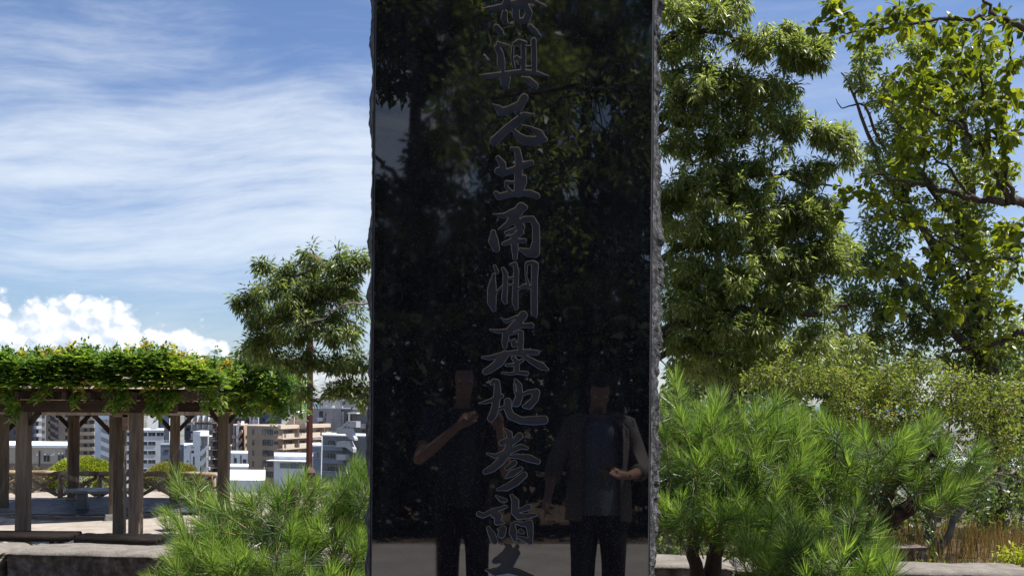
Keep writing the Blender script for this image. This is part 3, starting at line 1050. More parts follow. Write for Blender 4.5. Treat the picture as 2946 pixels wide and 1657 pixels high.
class Bld:
    """a building: plan corners given by picture column and distance, roof height by one picture row"""
    def __init__(self, label, corners, topy, depth, mat, cat='building', base=CITY, topk=0, roof=None, parapet=0.0, name='building', group='town buildings below the terrace'):
        fr = [Vector((at(px, 1157, D).x, D, 0)) for px, D in corners]
        self.fr = fr
        D = corners[topk][1]
        px = corners[topk][0]
        self.zt = at(px, topy, D).z
        self.base = base
        back = Vector((0, depth, 0))
        # the back follows the sight lines a little inwards so that sides stay hidden unless asked for
        plan = fr + [fr[-1] * (1 + 0.98 * depth / fr[-1].y), fr[0] * (1 + 0.98 * depth / fr[0].y)]
        self.plan = plan
        self.o = empty(name, Vector((fr[0].x, fr[0].y, base)), label, cat, group)
        self.mat = mat
        mb = MB()
        mb.prism([Vector((p.x, p.y, base)) for p in plan], (0, 0, self.zt - base))
        mb.build('wall', BM[mat], self.o)
        if roof:
            r = MB()
            c = sum(plan, Vector()) / len(plan)
            r.prism([Vector((c.x + (p.x - c.x) * 1.012, c.y + (p.y - c.y) * 1.012, self.zt + 0.003)) for p in plan], (0, 0, 0.35 + parapet))
            r.build('roof', BM[roof], self.o)

        if fr[0].y > 310 and mat != 'tan' and fr[-1].x - fr[0].x > 3:
            rg = random.Random(int(fr[0].x * 10))
            for k in range(2):
                t = rg.uniform(0.15, 0.85)
                c = fr[0].lerp(fr[-1], t) * 1.012
                h = rg.uniform(0.7, 1.3)
                MB().abox(c.x - rg.uniform(.5, 1.2), c.x + rg.uniform(.5, 1.2), c.y, c.y + 2, self.zt, self.zt + h).build('roof_unit', BM['midgrey'], self.o)
            c = fr[0].lerp(fr[-1], rg.uniform(0.3, 0.7)) * 1.01
            MB().tube([(c.x, c.y, self.zt), (c.x, c.y, self.zt + rg.uniform(2.2, 3.6))], 0.07, 5).build('aerial', BM['frame'], self.o)

    def face(self, i):
        a, b = self.fr[i], self.fr[i + 1]
        d = (b - a).normalized()
        return a, d, Vector((d.y, -d.x, 0))

    def pt(self, i, px, py, off=0.0):
        a, d, n = self.face(i)
        return on_plane(px, py, a + n * off, n)

    def rect(self, mb, i, x0, x1, y0, y1, d0, d1):
        """box on facade i covering picture rectangle, between d0 and d1 in front of the wall"""
        a, d, n = self.face(i)
        p, q = self.pt(i, x0, y0), self.pt(i, x1, y1)
        s0, s1 = (p - a).dot(d), (q - a).dot(d)
        c = a + d * ((s0 + s1) / 2) + n * ((d0 + d1) / 2)
        c.z = (p.z + q.z) / 2
        mb.box(c, d, n, UP, abs(s1 - s0) / 2, abs(d1 - d0) / 2, abs(p.z - q.z) / 2)
        return mb

    def part(self, name, mat, i, x0, x1, y0, y1, d0=0.0, d1=0.3, parent=None):
        return self.rect(MB(), i, x0, x1, y0, y1, d0, d1).build(name, BM[mat], parent or self.o)

    def win(self, i, x0, x1, y0, y1, mull=1, fm='frame', sill=False):
        px = (x1 - x0)
        w = min(1.0, px * 0.12)
        h = min(0.9, (y1 - y0) * 0.1)
        mb = MB()
        self.rect(mb, i, x0, x1, y0, y0 + h, 0.0, 0.10)
        self.rect(mb, i, x0, x1, y1 - h, y1, 0.0, 0.10)
        self.rect(mb, i, x0, x0 + w, y0 + h, y1 - h, 0.0, 0.10)
        self.rect(mb, i, x1 - w, x1, y0 + h, y1 - h, 0.0, 0.10)
        for k in range(mull):
            c = x0 + px * (k + 1) / (mull + 1)
            self.rect(mb, i, c - w / 2.2, c + w / 2.2, y0 + h, y1 - h, 0.0, 0.09)
        f = mb.build('window', BM[fm], self.o)
        self.rect(MB(), i, x0 + w * .6, x1 - w * .6, y0 + h * .6, y1 - h * .6, 0.0, 0.045).build('pane', BM['glass'], f)
        return f

    def poly(self, name, mat, i, pts, d0, d1):
        a, d, n = self.face(i)
        P = [self.pt(i, x, y) + n * d0 for x, y in pts]
        return MB().prism(P, n * (d1 - d0)).build(name, BM[mat], self.o)

    def stairs(self, i, x0, x1, ytop, step, n, mat, side=1, run=None, well='dkgrey', h=9):
        """open stair: a dark well with one sloping parapet per storey"""
        self.part('stair_well', well, i, x0, x1, ytop - step * 0.4, ytop + step * n, 0.0, 0.06)
        for k in range(n):
            y = ytop + k * step
            ya, yb = (y, y + step * 0.55) if side > 0 else (y + step * 0.55, y)
            self.poly('stair_flight', mat, i, [(x0, ya), (x1, yb), (x1, yb + h), (x0, ya + h)], 0.10, 0.5)
            xe0, xe1 = (x1 - (x1 - x0) * 0.28, x1 + 1) if side > 0 else (x0 - 1, x0 + (x1 - x0) * 0.28)
            yl = y + step * 0.55
            self.part('landing', mat, i, xe0, xe1, yl, yl + h, 0.52, 0.9)

    def balcony_row(self, i, x0, x1, y, hgt, mat, d=1.4):
        self.part('balcony', mat, i, x0, x1, y, y + hgt, 0.02, d)


# --- left, near: low beige house with brown lower storey
b = Bld('low beige house with a brown lower storey and white vents, behind the left shrubs', [(-260, 150), (195, 150)], 1284, 14, 'beige', roof='roofw', cat='house', name='house')
b.part('lower_wall', 'brown', 0, -260, 194.5, 1331, 1470, 0.0, 0.12)
for x0, x1, y0, y1 in ((51, 59, 1312, 1331), (125, 145, 1309, 1328), (166, 186, 1308, 1327), (-8, 3, 1312, 1336)):
    b.win(0, x0, x1, y0, y1, 1, 'framew')
for x, y in ((108, 1307), (130, 1306), (149, 1309), (155, 1306), (170, 1304), (180, 1303), (55, 1308)):
    b.part('vent_hood', 'white', 0, x - 1.8, x + 1.8, y - 1.6, y + 2.2, 0.0, 0.22)
b.part('downpipe', 'frame', 0, 113, 115.5, 1296, 1342, 0.0, 0.14)
b.part('downpipe', 'frame', 0, 190, 192, 1292, 1330, 0.0, 0.14)
dm = MB()
cc = at(50, 1284, 154)
for k in range(4):
    pass
dm.tube([cc + Vector((0, 0, -0.3)), cc + Vector((0, 0, 0.3)), cc + Vector((0, 0, 0.55)), cc + Vector((0, 0, 0.7))], [0.75, 0.7, 0.45, 0.1], 12)
dm.build('skylight_dome', BM['white'], b.o, True)
for x in (122, 136, 150, 162, 172):
    c = at(x, 1286, 153)
    MB().abox(c.x - 0.25, c.x + 0.25, 152.5, 153.2, c.z - 0.2, c.z + 0.16).build('roof_vent', BM['white'], b.o)

# --- far left towers, their shade put into the dark wall colour
b = Bld('dim grey violet apartment tower on the far left behind the pergola posts', [(-130, 380), (100, 372)], 1120, 18, 'violet')
for k in range(8):
    y = 1150 + k * 22
    for x in (46, 62, 92):
        b.win(0, x - 5, x + 4, y, y + 10, 0)
    b.balcony_row(0, 40, 60, y + 11, 7, 'violet', 1.0)
b = Bld('dim blue grey tower with stacked balconies between the first two pergola posts', [(97, 362), (131, 368)], 1125, 18, 'dkgrey')
for k in range(8):
    y = 1150 + k * 22
    b.balcony_row(0, 97, 112, y + 9, 8, 'midgrey', 1.2)
    b.win(0, 104, 110, y, y + 8, 0)
    b.win(0, 121, 128, y, y + 8, 0)

# --- beige tower with open stairs
b = Bld('tall beige apartment tower with an open zigzag stair and balconies', [(132, 395), (274, 398)], 1110, 20, 'beige')
for k in range(10):
    y = 1122 + k * 21.9
    b.win(0, 139.5, 143.5, y + 1, y + 9, 0)
    b.win(0, 188, 209, y, y + 11, 2)
    b.balcony_row(0, 209, 273.5, y + 10, 10, 'beige', 1.5)
    b.win(0, 241, 251, y + 1, y + 9, 0)
    b.win(0, 258, 272, y, y + 9, 1)
    b.part('window_band', 'cream', 0, 188, 209, y + 12.4, y + 20, 0.0, 0.2)
b.stairs(0, 145, 167, 1120, 21.9, 10, 'beige', 1, h=8)

# --- bluish white tower with stair
b = Bld('bluish white tower with a blank wall and a white open stair', [(273, 335), (326, 336)], 1165, 16, 'bluewhite')
b.stairs(0, 291, 326, 1216, 25.6, 6, 'white', 1, well='midgrey', h=13)
b.part('mast', 'frame', 0, 306, 307, 1206, 1222, 0.5, 0.7)
b.part('water_tank', 'red', 0, 309.5, 315, 1221, 1227, 0.5, 1.2)

# --- white office block with strip windows
b = Bld('white office block with long strip windows behind the middle posts', [(326, 338), (472, 342)], 1239, 18, 'white', roof='roofw', topk=1)
for k in range(5):
    y = 1243 + k * 26.2
    for j in range(6):
        x0 = 330 + j * 24
        if y > 1265 and x0 + 22 > 464:
            continue
        b.win(0, x0, x0 + 22, y, y + 12, 1, 'framew')
b = Bld('pale slab tower rising behind the white office block', [(425, 420), (456, 422)], 1160, 16, 'white')
b = Bld('blue grey tower with small windows behind the white office block', [(456, 425), (487, 424), (500, 430)], 1158, 16, 'slate', topk=0)
for k in range(5):
    y = 1212 + k * 22
    b.win(0, 465, 474, y, y + 8, 0)
b.part('end_wall', 'white', 1, 487.5, 499.5, 1160, 1290, 0.0, 0.1)
b = Bld('small slate blue block with a railed flat roof', [(463, 300), (533, 302)], 1279, 14, 'slate', topk=0)
b.win(0, 473, 478, 1293, 1299, 0)
b.win(0, 480, 485, 1293, 1299, 0)
b.win(0, 474, 484, 1321, 1328, 1)
for k in range(9):
    b.part('rail_post', 'rail', 0, 464 + k * 8, 464.8 + k * 8, 1267, 1279, 0.0, 0.1)
b.part('roof_rail', 'rail', 0, 463, 533, 1266.4, 1267.6, 0.0, 0.12)
b.part('roof_rail', 'rail', 0, 463, 533, 1272.4, 1273.2, 0.0, 0.12)
b = Bld('slate blue tower with two windows, behind the white stair block', [(531, 345), (557, 347)], 1165, 16, 'slate')
for y in (1206, 1231):
    b.win(0, 536, 550, y, y + 8, 2)

# --- white block with external zigzag stair
b = Bld('white block with a bold zigzag outside stair', [(530, 292), (577, 292)], 1280, 14, 'white')
b.part('upper_block', 'white', 0, 555, 577, 1240, 1280.5, -8.0, 0.02)
b.win(0, 551, 558, 1296, 1303, 1)
b.win(0, 538, 542, 1324, 1328.5, 0)
b.win(0, 556, 559.5, 1313, 1344, 1)
for x in (534, 552, 556.5):
    b.part('vent_hood', 'midgrey', 0, x - 1, x + 1, 1284, 1289, 0.0, 0.25)
b.part('downpipe', 'midgrey', 0, 547, 548, 1298, 1345, 0.0, 0.12)
b.part('roof_rail', 'rail', 0, 530, 555, 1270, 1271, 0.0, 0.1)
b.part('roof_slab', 'roofw', 0, 576, 605, 1252.5, 1255.5, -2.0, 1.0)
b.part('stair_back_wall', 'concrete', 0, 577, 590, 1255.6, 1380, -3.0, -1.0)
for k in range(3):
    y = 1284 + k * 29
    b.poly('stair_flight', 'white', 0, [(576, y + 15), (594, y), (605, y), (605, y + 9), (596, y + 9), (583, y + 26), (576, y + 26)], 0.1, 0.7)

# --- apartment with curved balconies
b = Bld('brown apartment block with long pale balconies on every floor', [(560, 330), (625, 320), (634, 336)], 1180, 16, 'red', topk=1)
for k in range(7):
    y = 1191 + k * 25.3
    for j in range(4):
        x0 = 566 + j * 15
        b.win(0, x0, x0 + 11, y + 2, y + 15, 1)
    b.part('balcony_slab', 'cream', 0, 561, 631, y + 22.5, y + 25, 0.0, 1.9)
    b.part('balcony', 'beige', 0, 561, 631, y + 15.5, y + 18, 1.7, 1.85)
    for j in range(12):
        b.part('baluster', 'beige', 0, 562 + j * 5.9, 563 + j * 5.9, y + 18, y + 22.4, 1.72, 1.83)
    for j in range(4):
        b.part('balcony_divider', 'white', 0, 563 + j * 16, 564.4 + j * 16, y + 4, y + 22, 0.0, 1.6)
# vertical signboard
b = Bld('narrow pale building carrying a tall white signboard, left of the lamp lit post', [(632, 318), (644, 319)], 1215, 10, 'midgrey')
sg = b.part('signboard', 'white', 0, 633.5, 642.5, 1233, 1276, 0.2, 0.6)
for k, (sx, sy) in enumerate(((0, 0), (0.4, 7), (-0.3, 14), (0.2, 21))):
    cx, cy = 637.8 + sx, 1239 + sy
    mb = MB()
    b.rect(mb, 0, cx - 2.6, cx + 2.6, cy - 2.6, cy - 1.8, 0.6, 0.64)
    b.rect(mb, 0, cx - 0.5, cx + 0.5, cy - 1.7, cy + 2.6, 0.6, 0.64)
    if k % 2:
        b.rect(mb, 0, cx - 2.4, cx - 0.6, cy + 0.2, cy + 1.0, 0.6, 0.64)
    b.rect(mb, 0, cx + 0.6, cx + 2.6, cy + 1.2, cy + 2.0, 0.6, 0.64)
    mb.build('lettering', BM['ink'], sg)
b = Bld('pale low block below the tall white signboard', [(632, 300), (668, 300)], 1282, 10, 'beige')

# --- orange beige block with stair, right of the end post
b = Bld('orange beige block with an open zigzag stair beside the tan apartments', [(672, 318), (702, 316), (713, 330)], 1223, 14, 'orange', topk=1)
b.part('stair_recess', 'frame', 0, 675, 700, 1226, 1306, 0.0, 0.05)
b.part('wall_pier', 'white', 0, 681, 688, 1226, 1306, 0.06, 0.3)
for k in range(4):
    y = 1237 + k * 22.5
    b.poly('stair_flight', 'orange', 0, [(688, y + 16), (699, y), (701.5, y + 2), (701.5, y + 9), (690, y + 26), (688, y + 26)], 0.35, 0.8)
    b.part('balcony', 'orange', 0, 673, 682, y + 14, y + 24, 0.3, 0.9)
    b.win(1, 706, 710, y + 16, y + 24, 0)
t_ = MB(); b.rect(t_, 0, 680, 690, 1211, 1222, -2.0, -0.5); t_.build('water_tank', BM['white'], b.o)
b = Bld('low white block under the orange beige building', [(666, 270), (714, 270)], 1306, 12, 'white', roof='roofw')
b.win(0, 675, 681, 1317, 1332, 0)
b.win(0, 699, 709, 1321, 1332, 1)
b.part('downpipe', 'brown', 0, 673, 674, 1309, 1345, 0.0, 0.1)
b.part('downpipe', 'brown', 0, 691, 695, 1309, 1345, 0.0, 0.1)
b = Bld('low shop building with faded blue lettering on its pale front', [(662, 225), (716, 225)], 1346, 10, 'bluewhite', roof='roofw')
lt = MB()
for k in range(8):
    x = 671 + k * 3.1
    y = 1356 + (k % 3) * 0.5
    b.rect(lt, 0, x, x + 0.7, y, y + 3.4, 0.0, 0.06)
    if k % 4 != 1:
        b.rect(lt, 0, x + 0.8, x + 2.2, y + (0.2 if k % 2 else 1.6), y + (0.9 if k % 2 else 2.3), 0.0, 0.06)
lt.build('lettering', BM['blue'], b.o)
for x in (671, 680, 691):
    b.win(0, x, x + 2.5, 1368, 1372, 0)
b.win(0, 700, 707, 1367, 1374, 1)

# --- main tan apartment block
b = Bld('tan apartment block with sunlit cream balconies and a dark side wall', [(711, 298), (801, 290), (945, 318)], 1227, 20, 'tan', topk=1)
b.part('roof_edge', 'roofw', 0, 711, 800.5, 1221.5, 1225, -1.0, 0.1)
b.part('roof_edge', 'cream', 1, 800, 944, 1222.5, 1228, 0.0, 0.9)
for k in range(5):
    y = 1234 + k * 30.4
    b.win(0, 726.5, 731, y, y + 16, 0)
    b.win(0, 756, 785, y, y + 17, 3)
    b.win(0, 789, 800, y + 5, y + 14, 1)
    s = -1.6 * k * 0.2
    for j, (x0, x1) in enumerate(((816, 840), (855, 877), (888, 900), (908, 921))):
        b.win(1, x0, x1, y + 4, y + 22, 2 if j < 2 else 1)
    a, d, n = b.face(1)
    sl = MB()
    p0, p1 = b.pt(1, 797, y + 27.5), b.pt(1, 940, y + 23.5)
    zz = (p0.z + b.pt(1, 800, y + 27.5).z) / 2
    sl.box((p0 + p1) / 2 * 1.0 + n * 0.95 + UP * (zz - (p0.z + p1.z) / 2), d, n, UP, (p1 - p0).length / 2, 0.93, 0.16)
    sl.build('balcony_slab', BM['cream'], b.o)
    for (x0, x1) in ((797, 801), (807, 831), (846, 869), (884, 906), (923, 938)):
        q0, q1 = b.pt(1, x0, y), b.pt(1, x1, y)
        c = (q0 + q1) / 2 + n * 1.8
        c.z = zz + 0.16 + 0.62
        MB().box(c, d, n, UP, (q1 - q0).length / 2, 0.07, 0.62).build('balcony', BM['cream'], b.o)
    q0, q1 = b.pt(1, 798, y), b.pt(1, 936, y)
    rl = MB()
    for zz2 in (0.35, 0.7, 1.1):
        c = (q0 + q1) / 2 + n * 1.72
        c.z = zz + 0.16 + zz2
        rl.box(c, d, n, UP, (q1 - q0).length / 2, 0.02, 0.025)
    rl.build('railing', BM['slate'], b.o)
    for x in (810, 851):
        q = b.pt(1, x + 6, y) + n * 0.9
        MB().box((q.x, q.y, zz + 0.75), d, n, UP, 0.32, 0.6, 0.55).build('outdoor_unit', BM['cream'], b.o)
    for x in (845, 882, 920):
        q = b.pt(1, x, y) + n * 0.85
        MB().box((q.x, q.y, zz + 1.45), d, n, UP, 0.09, 0.85, 1.3).build('balcony_divider', BM['tan'], b.o)
# roof turret with gabled white roof
D = 300
t0, t1 = at(840, 1226, D), at(883, 1226, D)
tz = at(862, 1186, D).z
mb = MB(); mb.abox(t0.x, t1.x, D, D + 5, t0.z - 0.5, tz); mb.build('stair_turret', BM['cream'], b.o)
mb = MB()
g0, g1 = at(836, 1187, D), at(886, 1185, D)
r0, r1 = at(842, 1170, D), at(871, 1170, D)
mb.add([(g0.x + 1.5, D - 0.4, tz), (g1.x, D - 0.4, tz), (r1.x, D + 2.6, r1.z), (r0.x + 1.2, D + 2.6, r0.z), (g1.x, D + 5.6, tz), (g0.x + 1.5, D + 5.6, tz)], [(0, 1, 2, 3), (3, 2, 4, 5), (0, 3, 5), (1, 4, 2)])
mb.build('turret_roof', BM['roofw'], b.o)
mb = MB()
ap = [(859, 1202), (870, 1202), (870, 1194), (868, 1190), (864.5, 1188), (861, 1190), (859, 1194)]
mb.prism([at(x, y, D - 0.05) for x, y in ap], (0, 0.04, 0))
mb.build('arched_window', BM['frame'], b.o)
mb = MB()
mb.prism([at(x, y, D - 1.5) for x, y in ((816, 1224), (826, 1216), (834, 1206), (840, 1196), (846, 1196), (846, 1224))], (0, 5, 0))
mb.build('curved_parapet', BM['beige'], b.o)
mb = MB()
for k in range(3):
    c = at(868 + k * 5, 1220, D - 1)
    mb.abox(c.x - 0.3, c.x + 0.3, D - 1.6, D - 0.9, c.z - 0.5, c.z + 0.45)
mb.build('outdoor_units', BM['cream'], b.o)

# --- dark blocks behind the tan block's roof
b = Bld('dark slate tower behind the roof of the tan apartments', [(747, 365), (812, 360)], 1172, 16, 'slate')
for k in range(3):
    y = 1187 + k * 17
    for x in (757, 788, 802):
        b.win(0, x, x + 5, y, y + 6, 0)
b.poly('stair_flight', 'midgrey', 0, [(767, 1208), (783, 1196), (783, 1203), (767, 1216)], 0.1, 0.6)
b.part('corner_strip', 'white', 0, 809.5, 812, 1174, 1225, 0.0, 0.1)
b = Bld('dark block with a white steel frame on its roof', [(660, 350), (748, 348)], 1190, 14, 'slate')
for x in (662, 720, 730, 744):
    b.part('steel_column', 'roofw', 0, x, x + 1.6, 1200, 1224, 0.3, 0.6)
b.part('steel_beam', 'roofw', 0, 660, 745.6, 1199, 1202.5, 0.3, 0.62)
for x in (676, 708):
    b.win(0, x, x + 8, 1206, 1216, 0)
b.part('glazed_stair', 'bluewhite', 0, 724, 743, 1206, 1223, 0.0, 0.3)

# --- grey concrete group right of the lamp post
b = Bld('pale grey block with dark slot windows right of the lamp post', [(880, 345), (946, 340)], 1176, 16, 'midgrey', roof='midgrey')
for y0, y1 in ((1182, 1200), (1212, 1222)):
    b.win(0, 919, 929, y0, y1, 0)
for y0, y1 in ((1186, 1197), (1203, 1206)):
    b.win(0, 937, 942, y0, y1, 0)
b.part('balcony', 'white', 0, 918, 934, 1200.5, 1212, 0.0, 1.0)
b = Bld('bare concrete panel tower beside the stele', [(939, 325), (982, 325)], 1176, 14, 'concrete', roof='midgrey')
for y in (1208, 1235):
    b.part('panel_joint', 'dkgrey', 0, 939, 982, y, y + 0.7, 0.0, 0.03)
b.part('panel_joint', 'dkgrey', 0, 960, 960.6, 1178, 1245, 0.0, 0.031)
b = Bld('dark grey apartment block with an outside stair next to the stele', [(981, 330), (1075, 324)], 1177, 16, 'dkgrey', roof='midgrey')
b.part('glazed_strip', 'bluewhite', 0, 982, 989, 1184, 1240, 0.0, 0.1)
for y in (1186, 1206, 1222):
    b.win(0, 983, 988.5, y, y + 11, 0)
b.win(0, 998, 1012, 1192, 1212, 1)
b.part('canopy', 'white', 0, 1016, 1042, 1186, 1190, 0.2, 3.0)
b.part('canopy_leg', 'white', 0, 1016, 1019, 1190, 1212, 2.2, 2.6)
for y in (1236, 1276, 1308):
    b.win(0, 1043, 1056, y, y + 12, 1)
    b.part('balcony', 'midgrey', 0, 1041, 1056, y - 18, y - 4, 0.0, 0.9)
b = Bld('low dark apartment block with a folded outside stair, left of the stele', [(928, 275), (1075, 268)], 1253, 16, 'dkgrey', roof='roofw')
for k in range(3):
    y = 1262 + k * 37
    b.win(0, 945, 962, y + 6, y + 19, 1)
    b.win(0, 966, 977, y + 3, y + 19, 0, 'framew')
    b.win(0, 979, 984, y + 6, y + 18, 0)
    b.part('balcony', 'slate', 0, 930, 994, y + 19.5, y + 34, 0.0, 1.4)
    b.part('balcony_rail', 'midgrey', 0, 930, 994, y + 18.2, y + 19.4, 1.2, 1.45)
b.part('roof_rail', 'rail', 0, 930, 995, 1242, 1243, -1.0, -0.8)
for y0 in (1231, 1268, 1305):
    b.part('stair_landing', 'midgrey', 0, 984, 1009, y0, y0 + 17, 0.5, 2.6)
b.poly('stair_flight', 'midgrey', 0, [(1009, 1231), (1022, 1231), (1036, 1262), (1036, 1266), (1022, 1262), (1009, 1248)], 1.0, 2.6)
b.poly('stair_flight', 'midgrey', 0, [(992, 1231), (1014, 1211), (1022, 1211), (1003, 1231)], 1.0, 2.6)
b.poly('stair_flight', 'midgrey', 0, [(1009, 1268), (1020, 1268), (1032, 1290), (1032, 1300), (1009, 1285)], 1.0, 2.6)
b.part('stair_tower', 'midgrey', 0, 1021, 1040, 1211, 1229, 0.5, 2.6)
# --- blocks at the top by the stele
b = Bld('grey block with small windows at the foot of the left tree, on the skyline', [(916, 420), (979, 424)], 1146, 18, 'concrete')
for x, y in ((924, 1157), (956, 1147)):
    b.win(0, x, x + 7, y, y + 9, 0, 'framew')
b.part('plant_room', 'white', 0, 953, 960, 1166, 1173, 0.5, 2.0)
b = Bld('long grey block on the skyline tucked against the stele', [(979, 440), (1075, 440)], 1152, 18, 'midgrey')
for x in (986, 1006, 1030, 1050):
    b.win(0, x, x + 7, 1157, 1163, 0)
b.part('roof_rail', 'rail', 0, 985, 1070, 1170, 1171.4, 0.4, 0.6)
# --- glazed white block in front
b = Bld('low white building with a railed flat roof before the tan apartments', [(790, 215), (902, 213)], 1310, 14, 'bluewhite', topk=0)
b.part('canopy', 'roofw', 0, 784, 890, 1321.5, 1326, 0.0, 3.0)
b.part('roof_edge', 'roofw', 0, 791, 889, 1310, 1313, 0.0, 0.5)
for k in range(12):
    b.part('rail_post', 'rail', 0, 802 + k * 7.4, 802.7 + k * 7.4, 1303, 1310, -3.0, -2.9)
b.part('roof_rail', 'rail', 0, 800, 889, 1302.5, 1303.5, -3.0, -2.88)
b.part('painted_shade_band', 'slate', 0, 806, 889, 1331, 1348, 0.0, 0.1)  # slate colour stands in for the shade under the canopy
for x in (838, 858, 872):
    b.win(0, x, x + 13, 1331, 1347, 0)
b = Bld('narrow blue grey block with a glazed front beside the thin white pole', [(886, 235), (926, 235)], 1284, 12, 'slate', roof='roofw')
b.part('railing', 'rail', 0, 900, 926, 1273, 1274, 0.5, 0.6)
b.part('railing', 'rail', 0, 900, 926, 1278, 1279, 0.5, 0.6)
b.win(0, 910, 921, 1297, 1318, 1, 'framew')
# thin white poles
pw = empty('flag_pole', at(927, 1345, 210), 'thin white pole in front of the low dark apartment block', 'pole')
MB().tube([at(923, 1400, 210), at(926.5, 1256, 210)], 0.11, 6).build('pole_shaft', BM['roofw'], pw)
MB().abox(at(912, 0, 210).x, at(936, 0, 210).x, 209.5, 210.5, at(0, 1256, 210).z, at(0, 1253.5, 210).z).build('cross_arm', BM['roofw'], pw)
# big white roof below the fence end
b = Bld('big bright white roof just beyond the end of the rustic fence', [(640, 90), (765, 90)], 1380, 14, 'white', base=-16)
b = Bld('grey low block at the foot of the curved balconies', [(560, 240), (668, 240)], 1368, 12, 'midgrey')
b = Bld('pale building glimpsed through leaves at the right edge', [(2700, 60), (3150, 60)], 1340, 12, 'bluewhite', base=-12)
for k in range(4):
    for j in range(8):
        b.win(0, 2720 + j * 52, 2750 + j * 52, 1360 + k * 45, 1386 + k * 45, 1, 'framew')
# utility pole
up = empty('utility_pole', at(759, 1380, 200), 'small utility pole with pale insulators before the tan side wall', 'pole')
MB().tube([at(758, 1400, 200), at(760, 1342, 200)], 0.13, 6).build('pole_shaft', BM['midgrey'], up)
for y in (1352, 1358, 1364):
    MB().tube([at(755, y, 200), at(763, y, 200)], 0.06, 5).build('insulator_arm', BM['roofw'], up)
# ---------------------------------------------------------------- vegetation helpers
def unit(a):
    return a / (np.linalg.norm(a, axis=-1, keepdims=True) + 1e-9)


def frames(d, up):
    """rotation matrices whose columns are (side, along d, normal)"""
    d = unit(d)
    s = unit(np.cross(d, up))
    n = np.cross(s, d)
    return np.stack([s, d, n], -1)


LEAF_NARROW = (np.array([(0, 0, 0), (-.14, .30, .035), (0, .34, 0), (.14, .30, .035), (-.10, .68, .0), (0, .70, -.03), (.10, .68, .0), (0, 1, -.12)]),
               np.array([(0, 2, 1), (0, 3, 2), (1, 2, 4), (2, 5, 4), (2, 3, 6), (2, 6, 5), (4, 5, 7), (5, 6, 7)]))
LEAF_SIMPLE = (np.array([(0, 0, 0), (-.22, .45, .04), (.22, .45, .04), (0, 1, -.06)]), np.array([(0, 2, 1), (1, 2, 3)]))
LEAF_SLIM = (np.array([(0, 0, 0), (-.125, .42, .035), (0, .45, -.01), (.125, .42, .035), (0, 1, -.10)]), np.array([(0, 2, 1), (0, 3, 2), (1, 2, 4), (2, 3, 4)]))
LEAF_OVATE = (np.array([(0, 0, 0), (-.20, .14, .03), (0, .16, -.01), (.20, .14, .03), (-.31, .38, .06), (0, .40, -.02), (.31, .38, .06), (-.24, .65, .03), (0, .67, -.05), (.24, .65, .03), (-.07, .88, -.06), (.07, .88, -.06), (0, 1.04, -.15)]),
              np.array([(0, 2, 1), (0, 3, 2), (1, 2, 4), (2, 5, 4), (2, 3, 6), (2, 6, 5), (4, 5, 7), (5, 8, 7), (5, 6, 9), (5, 9, 8), (7, 8, 10), (8, 9, 11), (8, 11, 10), (10, 11, 12)]))


def cloud(tmpl, pos, Rm, scale, tint):
    tv, tf = tmpl
    n = len(pos)
    v = np.einsum('nij,kj->nki', Rm, tv) * np.asarray(scale).reshape(n, 1, 1) + pos[:, None, :]
    f = tf[None] + (np.arange(n) * len(tv))[:, None, None]
    return v.reshape(-1, 3), f.reshape(-1, 3), np.repeat(tint, len(tf))


def bez(a, b, c, n):
    t = np.linspace(0, 1, n)[:, None]
    return (1 - t) ** 2 * a + 2 * t * (1 - t) * b + t * t * c


def wiggle(pts, amp, n):
    """resample a polyline through pts (x,y,z,r) with n points a piece and a small irregularity"""
    out = []
    pts = np.array(pts, float)
    for i in range(len(pts) - 1):
        p0 = pts[max(i - 1, 0)]
        p1, p2 = pts[i], pts[i + 1]
        p3 = pts[min(i + 2, len(pts) - 1)]
        for t in np.linspace(0, 1, n, endpoint=False):
            q = 0.5 * ((2 * p1) + (-p0 + p2) * t + (2 * p0 - 5 * p1 + 4 * p2 - p3) * t * t + (-p0 + 3 * p1 - 3 * p2 + p3) * t ** 3)
            out.append(q)
    out.append(pts[-1])
    out = np.array(out)
    out[1:-1, :3] += RNG.normal(0, amp, (len(out) - 2, 3))
    out[:, 3] = np.maximum(out[:, 3], 0.0008)
    return out


def px_limb(lst):
    """limb given in picture columns / rows / distance / radius"""
    return [(*at(x, y, D), r) if D > 0 else (x, y, -D - 1000, r) for x, y, D, r in lst]


